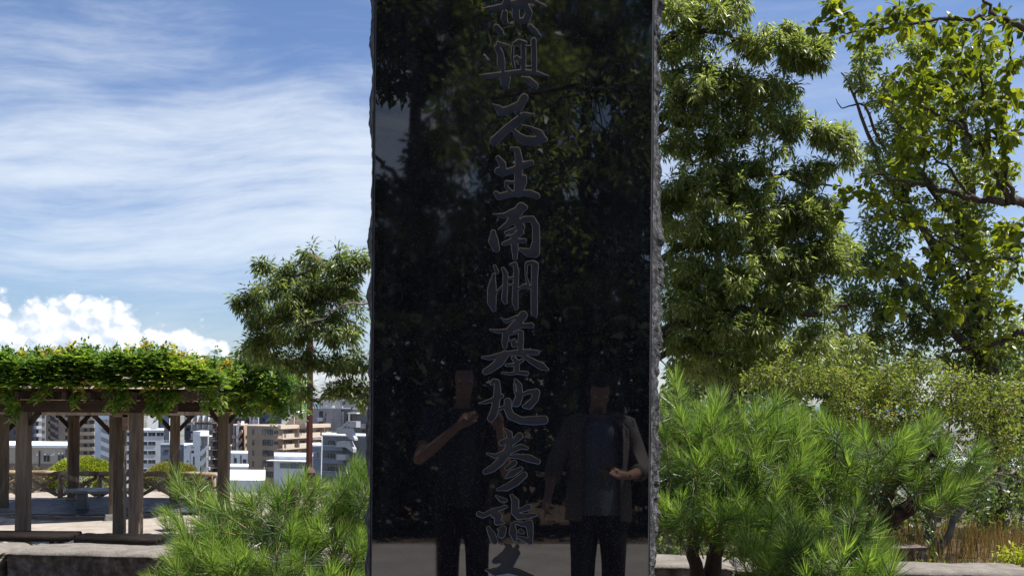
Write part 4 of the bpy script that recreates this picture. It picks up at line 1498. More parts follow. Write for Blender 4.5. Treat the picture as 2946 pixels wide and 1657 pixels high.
class Tree:
    def __init__(self, name, label, cat, base, group=None):
        self.o = empty(name, Vector(base), label, cat, group)
        self.limbs = []
        self.P, self.Rr, self.sz, self.tn = [], [], [], []
        self.tw = MB()
        self.samples = []

    def limb(self, pts, mat, name='branch', amp=0.012, n=5, sides=7):
        w = wiggle(pts, amp, n)
        MB().tube([Vector(p[:3]) for p in w], [p[3] for p in w], sides, 0.05).build(name, mat, self.o, True)
        self.samples.append(w)
        return w

    def nearest(self, c, bias=None):
        a = np.concatenate(self.samples)
        d = np.linalg.norm(a[:, :3] - c, axis=1)
        d = d + RNG.random(len(d)) * 0.12 * d.min()
        return a[d.argmin()]

    def twig(self, a, c, r, droop=0.1, sides=4, keep=True, n=5):
        L = np.linalg.norm(c - a[:3])
        mid = (a[:3] + c) / 2 + np.array([0, 0, droop * L]) + RNG.normal(0, 0.07 * L, 3)
        q = bez(a[:3], mid, c, n)
        r0 = min(r, a[3] * 0.8)
        rr = np.linspace(r0, max(0.0012, r0 * 0.35), n)
        self.tw.tube([Vector(p) for p in q], list(rr), sides)
        if keep:
            self.samples.append(np.concatenate([q, rr[:, None]], 1))
        return q

    def leaves(self, q, n, size, hang=0.8, spread=0.07, up=0.3, back=0.6):
        """n leaves along the outer part of a twig q, drooping"""
        t = 1 - RNG.random(n) * back
        i = np.clip((t * (len(q) - 1)).astype(int), 0, len(q) - 2)
        fr = (t * (len(q) - 1) - i)[:, None]
        p = q[i] * (1 - fr) + q[i + 1] * fr
        td = unit(q[-1] - q[-2])
        side = unit(RNG.normal(0, 1, (n, 3)))
        d = side * 0.9 + td * 0.55 + np.array([0, 0, -hang])
        p = p + side * spread * RNG.random((n, 1))
        upv = np.array([0, 0, 1.0]) * up + RNG.normal(0, 0.5, (n, 3))
        self.P.append(p)
        self.Rr.append(frames(d, upv))
        self.sz.append(size * RNG.uniform(0.7, 1.2, n))
        self.tn.append(np.clip(RNG.normal(0, 0.16, n) + RNG.normal(0.45, 0.13), 0, 1))

    def finish(self, tmpl, lmat, tmat, leaf='foliage', twig='twigs'):
        if self.tw.v:
            o = link(twig, np_mesh(twig, np.array(self.tw.v), self._quads()), tmat, self.o, True)
            tag(o, kind='stuff')
        if self.P:
            v, f, t = cloud(tmpl, np.concatenate(self.P), np.concatenate(self.Rr), np.concatenate(self.sz), np.concatenate(self.tn))
            o = link(leaf, np_mesh(leaf, v, f, t), lmat, self.o)
            tag(o, kind='stuff')
        return self.o

    def _quads(self):
        return np.array([q for q in self.tw.f if len(q) == 4])


def blob_points(blobs, rng=RNG):
    """points in ellipsoids given by picture centre, half sizes (pixels), distance, half depth (m), count"""
    out = []
    for x, y, rx, ry, D, rd, n in blobs:
        k = 0
        while k < n:
            a = rng.uniform(-1, 1, 3)
            r = a @ a
            if r > 1 or rng.random() > 0.35 + 0.65 * r:
                continue
            out.append(np.array(at(x + a[0] * rx, y + a[1] * ry, D + a[2] * rd)))
            k += 1
    return out


GREEN = [(0.0, (0.050, 0.068, 0.022)), (0.45, (0.120, 0.148, 0.046)), (0.8, (0.205, 0.225, 0.080)), (1.0, (0.28, 0.285, 0.12))]
M['leaf_elm'] = leaf_mat('lance_leaf', GREEN, 0.36, 0.50, (2.5, 2.6, 1.3), 0.5)
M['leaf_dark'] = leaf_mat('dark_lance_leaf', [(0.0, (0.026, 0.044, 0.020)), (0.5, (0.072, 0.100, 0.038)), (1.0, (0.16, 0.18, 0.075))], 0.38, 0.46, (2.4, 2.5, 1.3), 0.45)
M['leaf_mid'] = leaf_mat('mid_lance_leaf', [(0.0, (0.036, 0.056, 0.022)), (0.5, (0.100, 0.130, 0.044)), (1.0, (0.20, 0.22, 0.085))], 0.38, 0.48, (2.5, 2.6, 1.3), 0.5)
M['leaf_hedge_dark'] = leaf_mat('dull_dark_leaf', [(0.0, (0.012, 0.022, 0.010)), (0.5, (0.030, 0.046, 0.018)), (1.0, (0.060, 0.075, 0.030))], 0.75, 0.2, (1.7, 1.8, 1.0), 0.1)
M['leaf_back'] = leaf_mat('yellow_green_leaf', [(0.0, (0.045, 0.072, 0.011)), (0.5, (0.108, 0.140, 0.016)), (1.0, (0.198, 0.216, 0.027))], 0.40, 0.55, (2.1, 2.0, 0.7), 0.35)
M['leaf_olive'] = leaf_mat('olive_small_leaf', [(0.0, (0.045, 0.065, 0.014)), (0.45, (0.125, 0.155, 0.034)), (0.85, (0.22, 0.225, 0.06)), (1.0, (0.32, 0.16, 0.06))], 0.45, 0.45, (2.2, 2.3, 1.2), 0.3)
M['leaf_vine'] = leaf_mat('vine_leaf', [(0.0, (0.034, 0.075, 0.020)), (0.40, (0.105, 0.185, 0.030)), (0.66, (0.26, 0.33, 0.050)), (0.82, (0.36, 0.34, 0.050)), (1.0, (0.40, 0.27, 0.075))], 0.40, 0.42, (2.0, 2.0, 1.0), 0.4)
M['leaf_hedge'] = leaf_mat('clipped_shrub_leaf', [(0.0, (0.047, 0.068, 0.011)), (0.45, (0.176, 0.216, 0.019)), (1.0, (0.405, 0.419, 0.030))], 0.5, 0.3)
M['leaf_hedge2'] = leaf_mat('olive_shrub_leaf', [(0.0, (0.041, 0.054, 0.011)), (0.45, (0.135, 0.149, 0.022)), (1.0, (0.338, 0.257, 0.054))], 0.5, 0.3)
M['leaf_dry'] = leaf_mat('brownish_shrub_leaf', [(0.0, (0.06, 0.045, 0.025)), (0.5, (0.16, 0.13, 0.065)), (1.0, (0.26, 0.22, 0.11))], 0.6, 0.25, (1.4, 1.3, 0.9))
M['needle'] = leaf_mat('pine_needle', [(0.0, (0.035, 0.075, 0.020)), (0.4, (0.115, 0.185, 0.040)), (0.8, (0.26, 0.335, 0.070)), (1.0, (0.40, 0.45, 0.12))], 0.48, 0.36, (1.5, 1.8, 0.9), 0.3)
M['needle_old'] = leaf_mat('old_pine_needle', [(0.0, (0.020, 0.045, 0.014)), (0.5, (0.045, 0.095, 0.022)), (1.0, (0.12, 0.13, 0.045))], 0.4, 0.25, (1.5, 1.7, 0.8))  # older needles, darker in their own colour
M['dry_grass'] = leaf_mat('dry_grass', [(0.0, (0.07, 0.042, 0.016)), (0.4, (0.19, 0.115, 0.032)), (0.7, (0.32, 0.225, 0.075)), (1.0, (0.15, 0.18, 0.045))], 0.6, 0.35, (1.4, 1.25, 0.8))
M['weed'] = leaf_mat('weed_leaf', [(0.0, (0.06, 0.10, 0.02)), (1.0, (0.20, 0.25, 0.06))], 0.5, 0.35)
M['twig'] = rough_mat('twig_bark', (0.03, 0.023, 0.018), (0.075, 0.06, 0.047), 20, 0.9, 0.3)


M['shoot'] = rough_mat('pine_shoot', (0.12, 0.075, 0.035), (0.26, 0.18, 0.085), 40, 0.8, 0.2)


# ---------------------------------------------------------------- pines in front of the wall
def needle_tuft(seed, old=False):
    rng = np.random.default_rng(seed)
    n = 112 if not old else 80
    L = rng.uniform(0.10, 0.17)
    t = rng.random(n) ** 0.8
    ph = rng.uniform(0, 2 * np.pi, n)
    open_ = R(84) * (1 - t) + R(18) * t + rng.normal(0, 0.13, n)
    if old:
        open_ = R(95) * (1 - t) + R(50) * t + rng.normal(0, 0.2, n)
    d = np.stack([np.sin(open_) * np.cos(ph), np.sin(open_) * np.sin(ph), np.cos(open_)], 1)
    p0 = np.stack([np.zeros(n), np.zeros(n), t * L], 1) + d * 0.003
    ln = rng.uniform(0.085, 0.125, n)
    side = unit(np.cross(d, unit(rng.normal(0, 1, (n, 3)))))
    w = rng.uniform(0.0012, 0.0019, n)[:, None]
    bend = np.array([0, 0, 1.0]) * 0.010 * (1 if not old else -1.5)
    mid = p0 + d * (ln * 0.55)[:, None] + bend * 0.4
    tip = p0 + d * ln[:, None] + bend
    v = np.concatenate([p0 - side * w * 0.7, p0 + side * w * 0.7, mid - side * w, mid + side * w, tip], 0)
    k = np.arange(n)
    f = np.concatenate([np.stack([k, k + n, k + 3 * n], 1), np.stack([k, k + 3 * n, k + 2 * n], 1), np.stack([k + 2 * n, k + 3 * n, k + 4 * n], 1)], 0)
    tn = np.clip(0.22 + 0.48 * t + rng.normal(0, 0.20, n), 0, 1)
    # woody shoot with its pale bud
    a3 = [(math.cos(k * 2.094), math.sin(k * 2.094)) for k in range(3)]
    st = [(x * 0.0042, y * 0.0042, -0.05) for x, y in a3] + [(x * 0.0036, y * 0.0036, L * 0.75) for x, y in a3] + [(0, 0, L + 0.035)]
    b0 = len(v)
    v = np.concatenate([v, np.array(st)])
    sf = []
    for k in range(3):
        k2 = (k + 1) % 3
        sf += [(b0 + k, b0 + k2, b0 + 3 + k2), (b0 + k, b0 + 3 + k2, b0 + 3 + k), (b0 + 3 + k, b0 + 3 + k2, b0 + 6)]
    m0 = len(f)
    f = np.concatenate([f, np.array(sf)])
    me = np_mesh('needle_tuft', v, f, np.concatenate([np.tile(tn, 3), np.full(9, .5)]))
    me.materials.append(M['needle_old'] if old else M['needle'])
    me.materials.append(M['shoot'])
    me.polygons.foreach_set('material_index', np.concatenate([np.zeros(m0), np.ones(9)]).astype(np.int32))
    return me


TUFTS = [needle_tuft(100 + i) for i in range(9)]
OLD = [needle_tuft(200 + i, True) for i in range(3)]


def pine(label, base, limbs, blobs, mind, lean=(0, 0, 0), old=0.12, name='pine_tree', sc=1.0):
    T = Tree(name, label, 'pine tree', base, 'low pines in front of the terrace wall')
    for i, l in enumerate(limbs):
        T.limb(px_limb(l), M['pine_bark'], 'trunk' if i == 0 else 'branch', 0.006, 5, 9)
    pts = []
    for p in blob_points(blobs):
        if all(np.linalg.norm(p - q) > mind for q, _ in pts):
            pts.append((p, 0))
    pts = pts[:300]
    cen = np.mean([p for p, _ in pts], 0)
    order = sorted(range(len(pts)), key=lambda i: T_dist(T, pts[i][0]))
    loc = T.o.location
    for i in order:
        p = pts[i][0]
        a = T.nearest(p)
        out = p - cen
        out[2] *= 0.6
        d = unit(unit(out) * 0.55 + np.array([0, -0.12, 0.85]) + np.array(lean) + RNG.normal(0, 0.26, 3))
        q = T.twig(a, p - d * 0.02, 0.009, 0.02, 5)
        old_ = RNG.random() < old
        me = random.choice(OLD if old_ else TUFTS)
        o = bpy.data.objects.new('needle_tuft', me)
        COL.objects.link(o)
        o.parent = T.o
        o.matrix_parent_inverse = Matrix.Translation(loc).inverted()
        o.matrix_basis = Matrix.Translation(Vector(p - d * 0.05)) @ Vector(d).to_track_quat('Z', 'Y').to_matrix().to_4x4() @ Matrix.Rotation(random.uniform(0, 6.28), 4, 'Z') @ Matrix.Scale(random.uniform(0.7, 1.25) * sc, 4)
    T.finish(LEAF_SLIM, M['needle'], M['pine_bark'])
    return len(pts)


def T_dist(T, p):
    a = np.concatenate(T.samples)
    return np.linalg.norm(a[:, :3] - p, axis=1).min()


def P4(px, py, D, r):
    return (px, py, D, r)


g1 = at(900, 1657, 5.9); g1.z = -0.02
pine('bushy low pine on the left, its bright tufts in front of the stone wall', g1,
     [[(900, 1880, 5.9, 0.06), (890, 1720, 5.85, 0.055), (870, 1600, 5.8, 0.05), (850, 1500, 5.75, 0.04), (845, 1400, 5.75, 0.02)],
      [(890, 1720, 5.85, 0.045), (760, 1640, 5.7, 0.035), (620, 1600, 5.6, 0.028), (500, 1590, 5.5, 0.012)],
      [(870, 1600, 5.8, 0.04), (960, 1540, 5.6, 0.03), (1030, 1440, 5.6, 0.015)],
      [(880, 1660, 5.85, 0.04), (990, 1640, 5.4, 0.03), (1040, 1620, 5.2, 0.015)],
      [(865, 1570, 5.8, 0.03), (720, 1500, 5.9, 0.022), (600, 1440, 6.0, 0.010)]],
     [(868, 1472, 190, 60, 5.8, 0.35, 90), (668, 1552, 170, 80, 5.75, 0.40, 90), (620, 1637, 130, 60, 5.45, 0.35, 62), (1038, 1452, 60, 105, 5.6, 0.30, 50), (908, 1572, 180, 60, 5.5, 0.3, 70),
      (748, 1662, 190, 50, 5.2, 0.25, 60), (1038, 1612, 60, 60, 5.3, 0.3, 22), (568, 1452, 60, 45, 5.9, 0.2, 14), (1058, 1692, 45, 35, 5.0, 0.15, 10), (530, 1692, 70, 30, 5.2, 0.2, 18), (908, 1717, 150, 25, 4.9, 0.2, 20)], 0.066, (0, 0, 0), 0.18, 'pine_tree', 0.90)
g2 = at(2040, 1657, 5.7); g2.z = -0.02
pine('tall bushy pine right beside the stele, dense bright tufts over a forked trunk', g2,
     [[(2050, 1860, 5.7, 0.07), (2040, 1740, 5.7, 0.065), (2055, 1600, 5.7, 0.045), (2060, 1480, 5.7, 0.04), (2080, 1330, 5.75, 0.03), (2100, 1210, 5.8, 0.015)],
      [(2040, 1740, 5.7, 0.05), (2000, 1620, 5.65, 0.038), (1990, 1500, 5.6, 0.03), (1960, 1360, 5.6, 0.02), (1950, 1230, 5.6, 0.012)],
      [(2060, 1480, 5.7, 0.03), (2190, 1430, 5.6, 0.025), (2270, 1330, 5.6, 0.012)],
      [(1990, 1500, 5.6, 0.025), (1930, 1480, 5.3, 0.015), (1915, 1430, 5.2, 0.01)],
      [(2070, 1400, 5.7, 0.025), (2180, 1280, 5.8, 0.018), (2260, 1190, 5.9, 0.01)]],
     [(2005, 1252, 120, 70, 5.7, 0.35, 66), (2205, 1262, 120, 70, 5.8, 0.35, 66), (2025, 1382, 130, 85, 5.6, 0.40, 90), (2215, 1392, 110, 95, 5.6, 0.35, 80), (2000, 1502, 120, 70, 5.35, 0.35, 70),
      (2165, 1512, 110, 80, 5.3, 0.3, 65), (1945, 1192, 50, 40, 5.6, 0.2, 12), (2225, 1622, 60, 45, 5.2, 0.2, 16), (1945, 1362, 60, 200, 5.5, 0.3, 40)], 0.067, (0, 0, 0), 0.18, 'pine_tree', 0.92)
g3 = at(2480, 1657, 6.1); g3.z = -0.02
pine('leaning pine on the right with a bare dark forked trunk and spreading tufts', g3,
     [[(2430, 1880, 6.1, 0.085), (2455, 1720, 6.1, 0.08), (2500, 1540, 6.1, 0.062), (2570, 1490, 6.1, 0.055), (2640, 1440, 6.1, 0.042), (2700, 1370, 6.1, 0.022), (2740, 1330, 6.1, 0.012)],
      [(2545, 1500, 6.1, 0.05), (2550, 1440, 6.05, 0.042), (2560, 1390, 6.0, 0.03), (2540, 1330, 6.0, 0.022), (2520, 1270, 6.0, 0.012)],
      [(2550, 1440, 6.05, 0.035), (2480, 1430, 6.0, 0.032), (2400, 1360, 5.95, 0.024), (2350, 1290, 5.9, 0.012)],
      [(2560, 1400, 6.0, 0.03), (2650, 1340, 6.0, 0.022), (2710, 1270, 6.0, 0.012)]],
     [(2350, 1305, 110, 65, 5.9, 0.3, 60), (2520, 1345, 120, 65, 5.9, 0.3, 60), (2660, 1305, 100, 60, 6.1, 0.25, 46), (2770, 1385, 70, 70, 6.1, 0.25, 34), (2700, 1435, 110, 40, 6.0, 0.25, 34), (2380, 1415, 120, 60, 5.8, 0.3, 40),
      (2330, 1505, 90, 50, 5.6, 0.25, 24), (2470, 1415, 80, 40, 5.8, .25, 20)], 0.064, (0.05, 0, 0), 0.22, 'pine_tree', 0.92)
g4 = at(2420, 1657, 4.7); g4.z = -0.02
pine('small young pine with one tall upright shoot, low in front of the leaning pine', g4,
     [[(2400, 1900, 4.75, 0.03), (2400, 1760, 4.7, 0.026), (2420, 1640, 4.7, 0.018), (2450, 1560, 4.7, 0.012), (2462, 1500, 4.7, 0.008)],
      [(2400, 1740, 4.7, 0.02), (2330, 1640, 4.7, 0.014), (2300, 1600, 4.7, 0.008)], [(2410, 1700, 4.7, 0.02), (2520, 1630, 4.7, 0.013), (2560, 1600, 4.7, 0.008)]],
     [(2455, 1530, 28, 60, 4.7, 0.08, 12), (2310, 1620, 80, 50, 4.8, 0.2, 20), (2510, 1650, 40, 30, 4.8, 0.2, 8), (2400, 1670, 120, 40, 4.7, 0.2, 22), (2500, 1710, 60, 20, 4.6, 0.2, 8), (2230, 1650, 90, 30, 4.9, 0.2, 14)], 0.055, (0, 0, .3), 0.15)


# ---------------------------------------------------------------- trees
def broad_tree(name, label, base, limbs, blobs, leaf, tmpl, lmat, bmat, nl, hang=0.8, spread=0.06, sub=6, twigr=0.006, group=None, back=0.65, up=0.3, amp=0.02):
    T = Tree(name, label, 'tree', base, group)
    for i, l in enumerate(limbs):
        T.limb(px_limb(l), bmat, 'trunk' if i == 0 else 'branch', amp, 5, 7)
    pts = blob_points(blobs)
    # first tier: boughs to every sub-th point, then twigs from the nearest bough
    idx = list(range(len(pts)))
    random.shuffle(idx)
    boughs = sorted(idx[::sub], key=lambda i: T_dist(T, pts[i]))
    for i in boughs:
        T.twig(T.nearest(pts[i]), pts[i], twigr * 2.0, 0.10, 5, True, 8)
    for i in idx:
        a = T.nearest(pts[i])
        c = pts[i]
        v = c - a[:3]
        L = np.linalg.norm(v)
        if L < 0.06:
            c = a[:3] + unit(RNG.normal(0, 1, 3)) * 0.12
        q = T.twig(a, c, twigr, 0.12, 3, False, 5)
        T.leaves(q, nl, leaf, hang, spread, up, back)
    T.finish(tmpl, lmat, M['twig'])
    return T


b0 = at(1290, 1657, 11.5); b0.z = -0.95
broad_tree('broadleaf_tree', 'dark green drooping tree left of the stele, above the lamp post', b0,
    [[(1300, 1800, 11.5, 0.20), (1290, 1500, 11.5, 0.17), (1280, 1200, 11.4, 0.14), (1270, 950, 11.3, 0.10), (1250, 780, 11.2, 0.06)],
     [(1280, 1100, 11.4, 0.09), (1150, 930, 11.2, 0.06), (1060, 878, 10.8, 0.016), (985, 880, 10.65, 0.012), (930, 920, 10.75, 0.009), (850, 945, 10.7, 0.006)],
     [(1282, 1230, 11.4, 0.08), (1120, 1080, 11.3, 0.045), (1000, 1058, 11.3, 0.030), (920, 1065, 11.3, 0.022), (800, 1050, 11.3, 0.012)],
     [(1285, 1280, 11.4, 0.06), (1130, 1160, 11.2, 0.032), (1000, 1140, 11.2, 0.022), (915, 1150, 11.2, 0.016), (850, 1128, 11.2, 0.008)],
     [(1270, 950, 11.3, 0.07), (1120, 780, 11.2, 0.04), (980, 760, 11.2, 0.025), (820, 790, 11.2, 0.012), (745, 770, 11.2, .006)]],
    [(900, 800, 150, 60, 11.2, 0.37, 125), (790, 870, 110, 60, 11.1, 0.37, 104), (960, 870, 100, 60, 11.3, 0.37, 78), (1010, 760, 60, 45, 11.2, 0.25, 33), (850, 940, 140, 50, 11.1, 0.37, 104), (760, 985, 70, 45, 11.2, 0.25, 33),
     (1000, 980, 60, 50, 11.2, 0.31, 32), (980, 1050, 80, 22, 11.2, 0.25, 39), (850, 1030, 90, 35, 11.3, 0.25, 45), (720, 1010, 50, 40, 11.2, 0.19, 20), (1000, 1115, 70, 16, 11.2, 0.19, 32), (745, 765, 20, 26, 11.1, 0.06, 7), (880, 735, 10, 25, 11.2, 0.06, 4), (690, 860, 40, 22, 11.1, 0.12, 10), (1035, 1150, 30, 25, 11.1, 0.12, 13), (880, 1130, 30, 22, 11.2, 0.12, 10), (1240, 860, 170, 160, 11.5, 0.56, 78)],
    0.074, LEAF_SLIM, M['leaf_mid'], M['pale_bark'], 38, 0.60, 0.075, 6, 0.006, 'trees around the stele', 0.65, 0.9)

b1 = at(1700, 1657, 10.5); b1.z = -0.05
broad_tree('broadleaf_tree', 'large light green drooping tree right behind the stele, filling the sky beside it', b1,
    [[(1700, 1850, 10.5, 0.24), (1690, 1500, 10.5, 0.22), (1700, 1100, 10.5, 0.18), (1720, 700, 10.4, 0.13), (1760, 350, 10.3, 0.09), (1800, 60, 10.2, 0.06), (1830, -200, 10.2, 0.03)],
     [(1715, 800, 10.4, 0.09), (1860, 470, 10.3, 0.06), (1925, 330, 10.3, 0.045), (2060, 262, 10.3, 0.028), (2130, 240, 10.3, 0.012)],
     [(1730, 420, 10.3, 0.08), (1880, 160, 10.2, 0.05), (1960, 85, 10.2, 0.038), (2070, 50, 10.2, 0.026), (2110, -60, 10.2, 0.014)],
     [(1960, 85, 10.2, 0.030), (2090, 95, 10.2, 0.025), (2160, 150, 10.2, 0.020), (2250, 140, 10.2, 0.014), (2360, 190, 10.2, 0.007)],
     [(1700, 900, 10.5, 0.09), (1900, 600, 10.3, 0.05), (2060, 520, 10.3, 0.036), (2210, 500, 10.3, 0.028), (2290, 520, 10.3, 0.018), (2420, 535, 10.3, 0.008)],
     [(1695, 1150, 10.5, 0.09), (1900, 960, 10.3, 0.06), (2100, 900, 10.2, 0.042), (2250, 895, 10.2, 0.034), (2400, 895, 10.2, 0.024), (2440, 870, 10.2, 0.012)],
     [(2300, 895, 10.2, 0.024), (2320, 780, 10.2, 0.018), (2290, 690, 10.2, 0.012), (2280, 640, 10.2, 0.006)],
     [(1698, 1250, 10.5, 0.07), (1920, 1000, 10.4, 0.035), (2050, 1020, 10.3, 0.024), (2180, 1060, 10.3, 0.014)],
     [(1710, 950, 10.5, 0.07), (1900, 760, 10.4, 0.04), (2050, 660, 10.4, 0.026), (2200, 640, 10.4, 0.014)]],
    [(2013, 28, 160, 62, 10.2, 0.43, 124), (2255, 133, 150, 58, 10.2, 0.37, 113), (2338, 163, 45, 48, 10.2, 0.19, 56), (1961, 148, 70, 57, 10.3, 0.37, 42), (2052, 246, 150, 52, 10.3, 0.43, 103), (2203, 259, 110, 45, 10.3, 0.37, 62), (1963, 312, 60, 49, 10.3, 0.31, 34),
     (2110, 351, 180, 60, 10.3, 0.43, 113), (2277, 359, 50, 48, 10.3, 0.25, 35), (1994, 415, 90, 43, 10.3, 0.31, 47), (2136, 484, 110, 32, 10.3, 0.31, 46), (2389, 393, 60, 40, 10.3, 0.19, 41), (2339, 489, 50, 30, 10.3, 0.19, 36), (2434, 433, 40, 66, 10.3, 0.19, 27),
     (2020, 542, 170, 47, 10.3, 0.43, 113), (2170, 573, 90, 41, 10.3, 0.31, 42), (1967, 645, 80, 72, 10.3, 0.37, 62), (2143, 674, 150, 54, 10.3, 0.43, 93), (2322, 614, 90, 67, 10.3, 0.31, 119), (1993, 773, 120, 57, 10.3, 0.43, 78), (2264, 745, 160, 59, 10.3, 0.37, 88),
     (2386, 714, 80, 77, 10.3, 0.31, 83), (1977, 864, 100, 55, 10.2, 0.37, 62), (2126, 832, 140, 60, 10.2, 0.37, 88), (2142, 943, 140, 43, 10.1, 0.37, 73), (2288, 846, 120, 64, 10.2, 0.37, 62), (1961, 971, 90, 44, 10.3, 0.37, 47), (2068, 1038, 160, 59, 10.4, 0.37, 73), (2276, 980, 160, 54, 10.5, 0.37, 62), (2060, 250, 220, 270, 10.2, 0.55, 120), (2150, 650, 230, 280, 10.2, 0.55, 130), (1760, 300, 150, 350, 10.8, 0.50, 81)],
    0.076, LEAF_SLIM, M['leaf_elm'], M['bark'], 38, 0.55, 0.065, 6, 0.006, 'trees around the stele', 0.65, 0.9)


b3 = at(2080, 1657, 13.8); b3.z = -0.9
broad_tree('broadleaf_tree', 'lighter green tree half hidden behind the big tree beside the stele', b3,
    [[(2090, 1500, 13.8, 0.16), (2085, 1150, 13.8, 0.13), (2070, 900, 13.8, 0.09), (2060, 700, 13.8, 0.05), (2050, 520, 13.8, 0.02)], [(2085, 1100, 13.8, 0.06), (1980, 960, 13.8, 0.04), (1900, 900, 13.8, 0.015)],
     [(2080, 1050, 13.8, 0.06), (2220, 900, 13.8, 0.04), (2340, 830, 13.8, 0.015)], [(2075, 900, 13.8, 0.05), (2180, 760, 13.8, 0.03), (2260, 660, 13.8, 0.012)]],
    [(2049, 579, 130, 36, 13.8, 0.5, 81), (1965, 674, 110, 41, 13.8, 0.5, 68), (2184, 652, 120, 45, 13.8, 0.5, 73), (2054, 793, 140, 41, 13.8, 0.5, 86), (2237, 774, 130, 37, 13.8, 0.5, 81), (1949, 868, 110, 55, 13.8, 0.5, 70), (2159, 880, 150, 48, 13.8, 0.5, 94), (2320, 864, 120, 59, 13.8, 0.5, 73),
     (2026, 981, 160, 47, 13.8, 0.5, 94), (2230, 996, 160, 47, 13.8, 0.5, 94), (2413, 1012, 100, 53, 13.8, 0.5, 54), (2085, 1061, 180, 55, 13.8, 0.5, 89), (2301, 1098, 150, 48, 13.8, .5, 68)],
    0.085, LEAF_SLIM, M['leaf_elm'], M['bark'], 28, 0.5, 0.085, 6, 0.006, 'trees around the stele', 0.65, 0.9)

b2 = at(2830, 1657, 15.5); b2.z = -0.9
broad_tree('broadleaf_tree', 'mid green feathery tree far back on the right, seen between thin branches', b2,
    [[(2850, 1600, 15.5, 0.22), (2840, 1200, 15.5, 0.2), (2820, 900, 15.4, 0.16), (2790, 600, 15.3, 0.11), (2770, 350, 15.2, 0.06), (2750, 150, 15.2, 0.03)],
     [(2820, 900, 15.4, 0.09), (2640, 640, 15.2, 0.06), (2540, 500, 15.2, 0.04), (2470, 300, 15.2, 0.022), (2420, 210, 15.2, 0.010)],
     [(2800, 700, 15.3, 0.07), (2640, 480, 15.2, 0.04), (2580, 330, 15.2, 0.024), (2560, 240, 15.2, 0.010)],
     [(2835, 1050, 15.4, 0.09), (2620, 830, 15.2, 0.05), (2480, 720, 15.2, 0.03), (2400, 650, 15.2, 0.012)],
     [(2640, 640, 15.2, 0.035), (2500, 330, 15.2, 0.02), (2430, 310, 15.2, 0.010), (2405, 285, 15.2, 0.005)]],
    [(2500, 150, 50, 30, 15.2, 0.31, 18), (2630, 130, 60, 40, 15.2, 0.31, 23), (2500, 230, 70, 40, 15.2, 0.37, 27), (2600, 330, 110, 90, 15.2, 0.50, 81), (2760, 250, 150, 160, 15.3, 0.56, 135), (2550, 480, 100, 80, 15.2, 0.50, 72), (2750, 520, 180, 120, 15.3, 0.62, 153), (2560, 650, 100, 80, 15.2, 0.50, 72),
     (2800, 740, 160, 110, 15.3, 0.62, 135), (2520, 800, 110, 90, 15.2, 0.56, 90), (2680, 880, 160, 90, 15.3, 0.62, 126), (2870, 940, 120, 100, 15.3, 0.62, 99), (2470, 920, 110, 70, 15.2, 0.50, 72), (2640, 1010, 200, 70, 15.4, 0.62, 108), (2850, 1100, 130, 110, 15.3, 0.56, 81)],
    0.085, LEAF_SIMPLE, M['leaf_elm'], M['bark'], 30, 0.4, 0.11, 6, 0.007, 'trees around the stele', 0.65, 0.9)
# dark trees farther back close the view under the crowns
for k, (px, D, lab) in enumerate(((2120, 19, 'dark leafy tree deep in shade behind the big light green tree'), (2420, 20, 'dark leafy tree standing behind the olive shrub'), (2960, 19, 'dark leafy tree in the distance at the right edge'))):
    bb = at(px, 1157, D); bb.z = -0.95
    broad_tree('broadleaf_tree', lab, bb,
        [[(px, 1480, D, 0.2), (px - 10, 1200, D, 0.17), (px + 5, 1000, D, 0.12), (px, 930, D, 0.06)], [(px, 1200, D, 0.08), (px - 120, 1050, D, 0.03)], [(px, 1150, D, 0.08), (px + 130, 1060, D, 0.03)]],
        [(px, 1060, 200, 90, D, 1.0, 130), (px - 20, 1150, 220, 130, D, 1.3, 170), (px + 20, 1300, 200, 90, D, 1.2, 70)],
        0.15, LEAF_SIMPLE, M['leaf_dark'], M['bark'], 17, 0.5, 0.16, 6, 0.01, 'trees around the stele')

# olive shrub with reddish tips behind the pines
bs = at(2650, 1480, 9.4); bs.z = 0.08
T = broad_tree('shrub', 'wide olive shrub with small reddish tipped leaves behind the leaning pine', bs,
    [[(2690, 1600, 9.4, 0.05), (2670, 1450, 9.4, 0.045), (2640, 1330, 9.4, 0.035), (2600, 1220, 9.4, 0.02), (2560, 1120, 9.4, 0.01)],
     [(2680, 1500, 9.4, 0.035), (2780, 1380, 9.4, 0.028), (2850, 1270, 9.4, 0.016), (2900, 1180, 9.4, 0.008)],
     [(2670, 1450, 9.4, 0.03), (2520, 1300, 9.4, 0.022), (2430, 1180, 9.4, 0.01)],
     [(2690, 1600, 9.4, 0.04), (2800, 1420, 9.4, 0.03), (2920, 1350, 9.4, 0.016)],
     [(2640, 1330, 9.4, 0.025), (2720, 1240, 9.4, 0.018), (2740, 1110, 9.4, 0.009)]],
    [(2480, 1110, 130, 50, 9.4, 0.5, 130), (2650, 1090, 140, 60, 9.4, 0.5, 140), (2820, 1130, 130, 60, 9.4, 0.5, 120), (2560, 1190, 160, 60, 9.4, 0.5, 150), (2750, 1200, 160, 60, 9.4, 0.5, 140), (2900, 1230, 80, 60, 9.4, 0.4, 60), (2420, 1190, 70, 50, 9.4, 0.4, 50), (2640, 1270, 170, 50, 9.4, 0.4, 90), (2900, 1310, 80, 30, 9.4, .4, 20), (2400, 1080, 80, 40, 9.5, .4, 50), (2250, 1080, 120, 50, 9.6, .4, 70)],
    0.040, LEAF_SIMPLE, M['leaf_olive'], M['pale_bark'], 17, 0.1, 0.07, 7, 0.003, 'shrubs on the terrace')
T.o['category'] = 'shrub'
bs = at(2900, 1480, 11.0); bs.z = -0.9
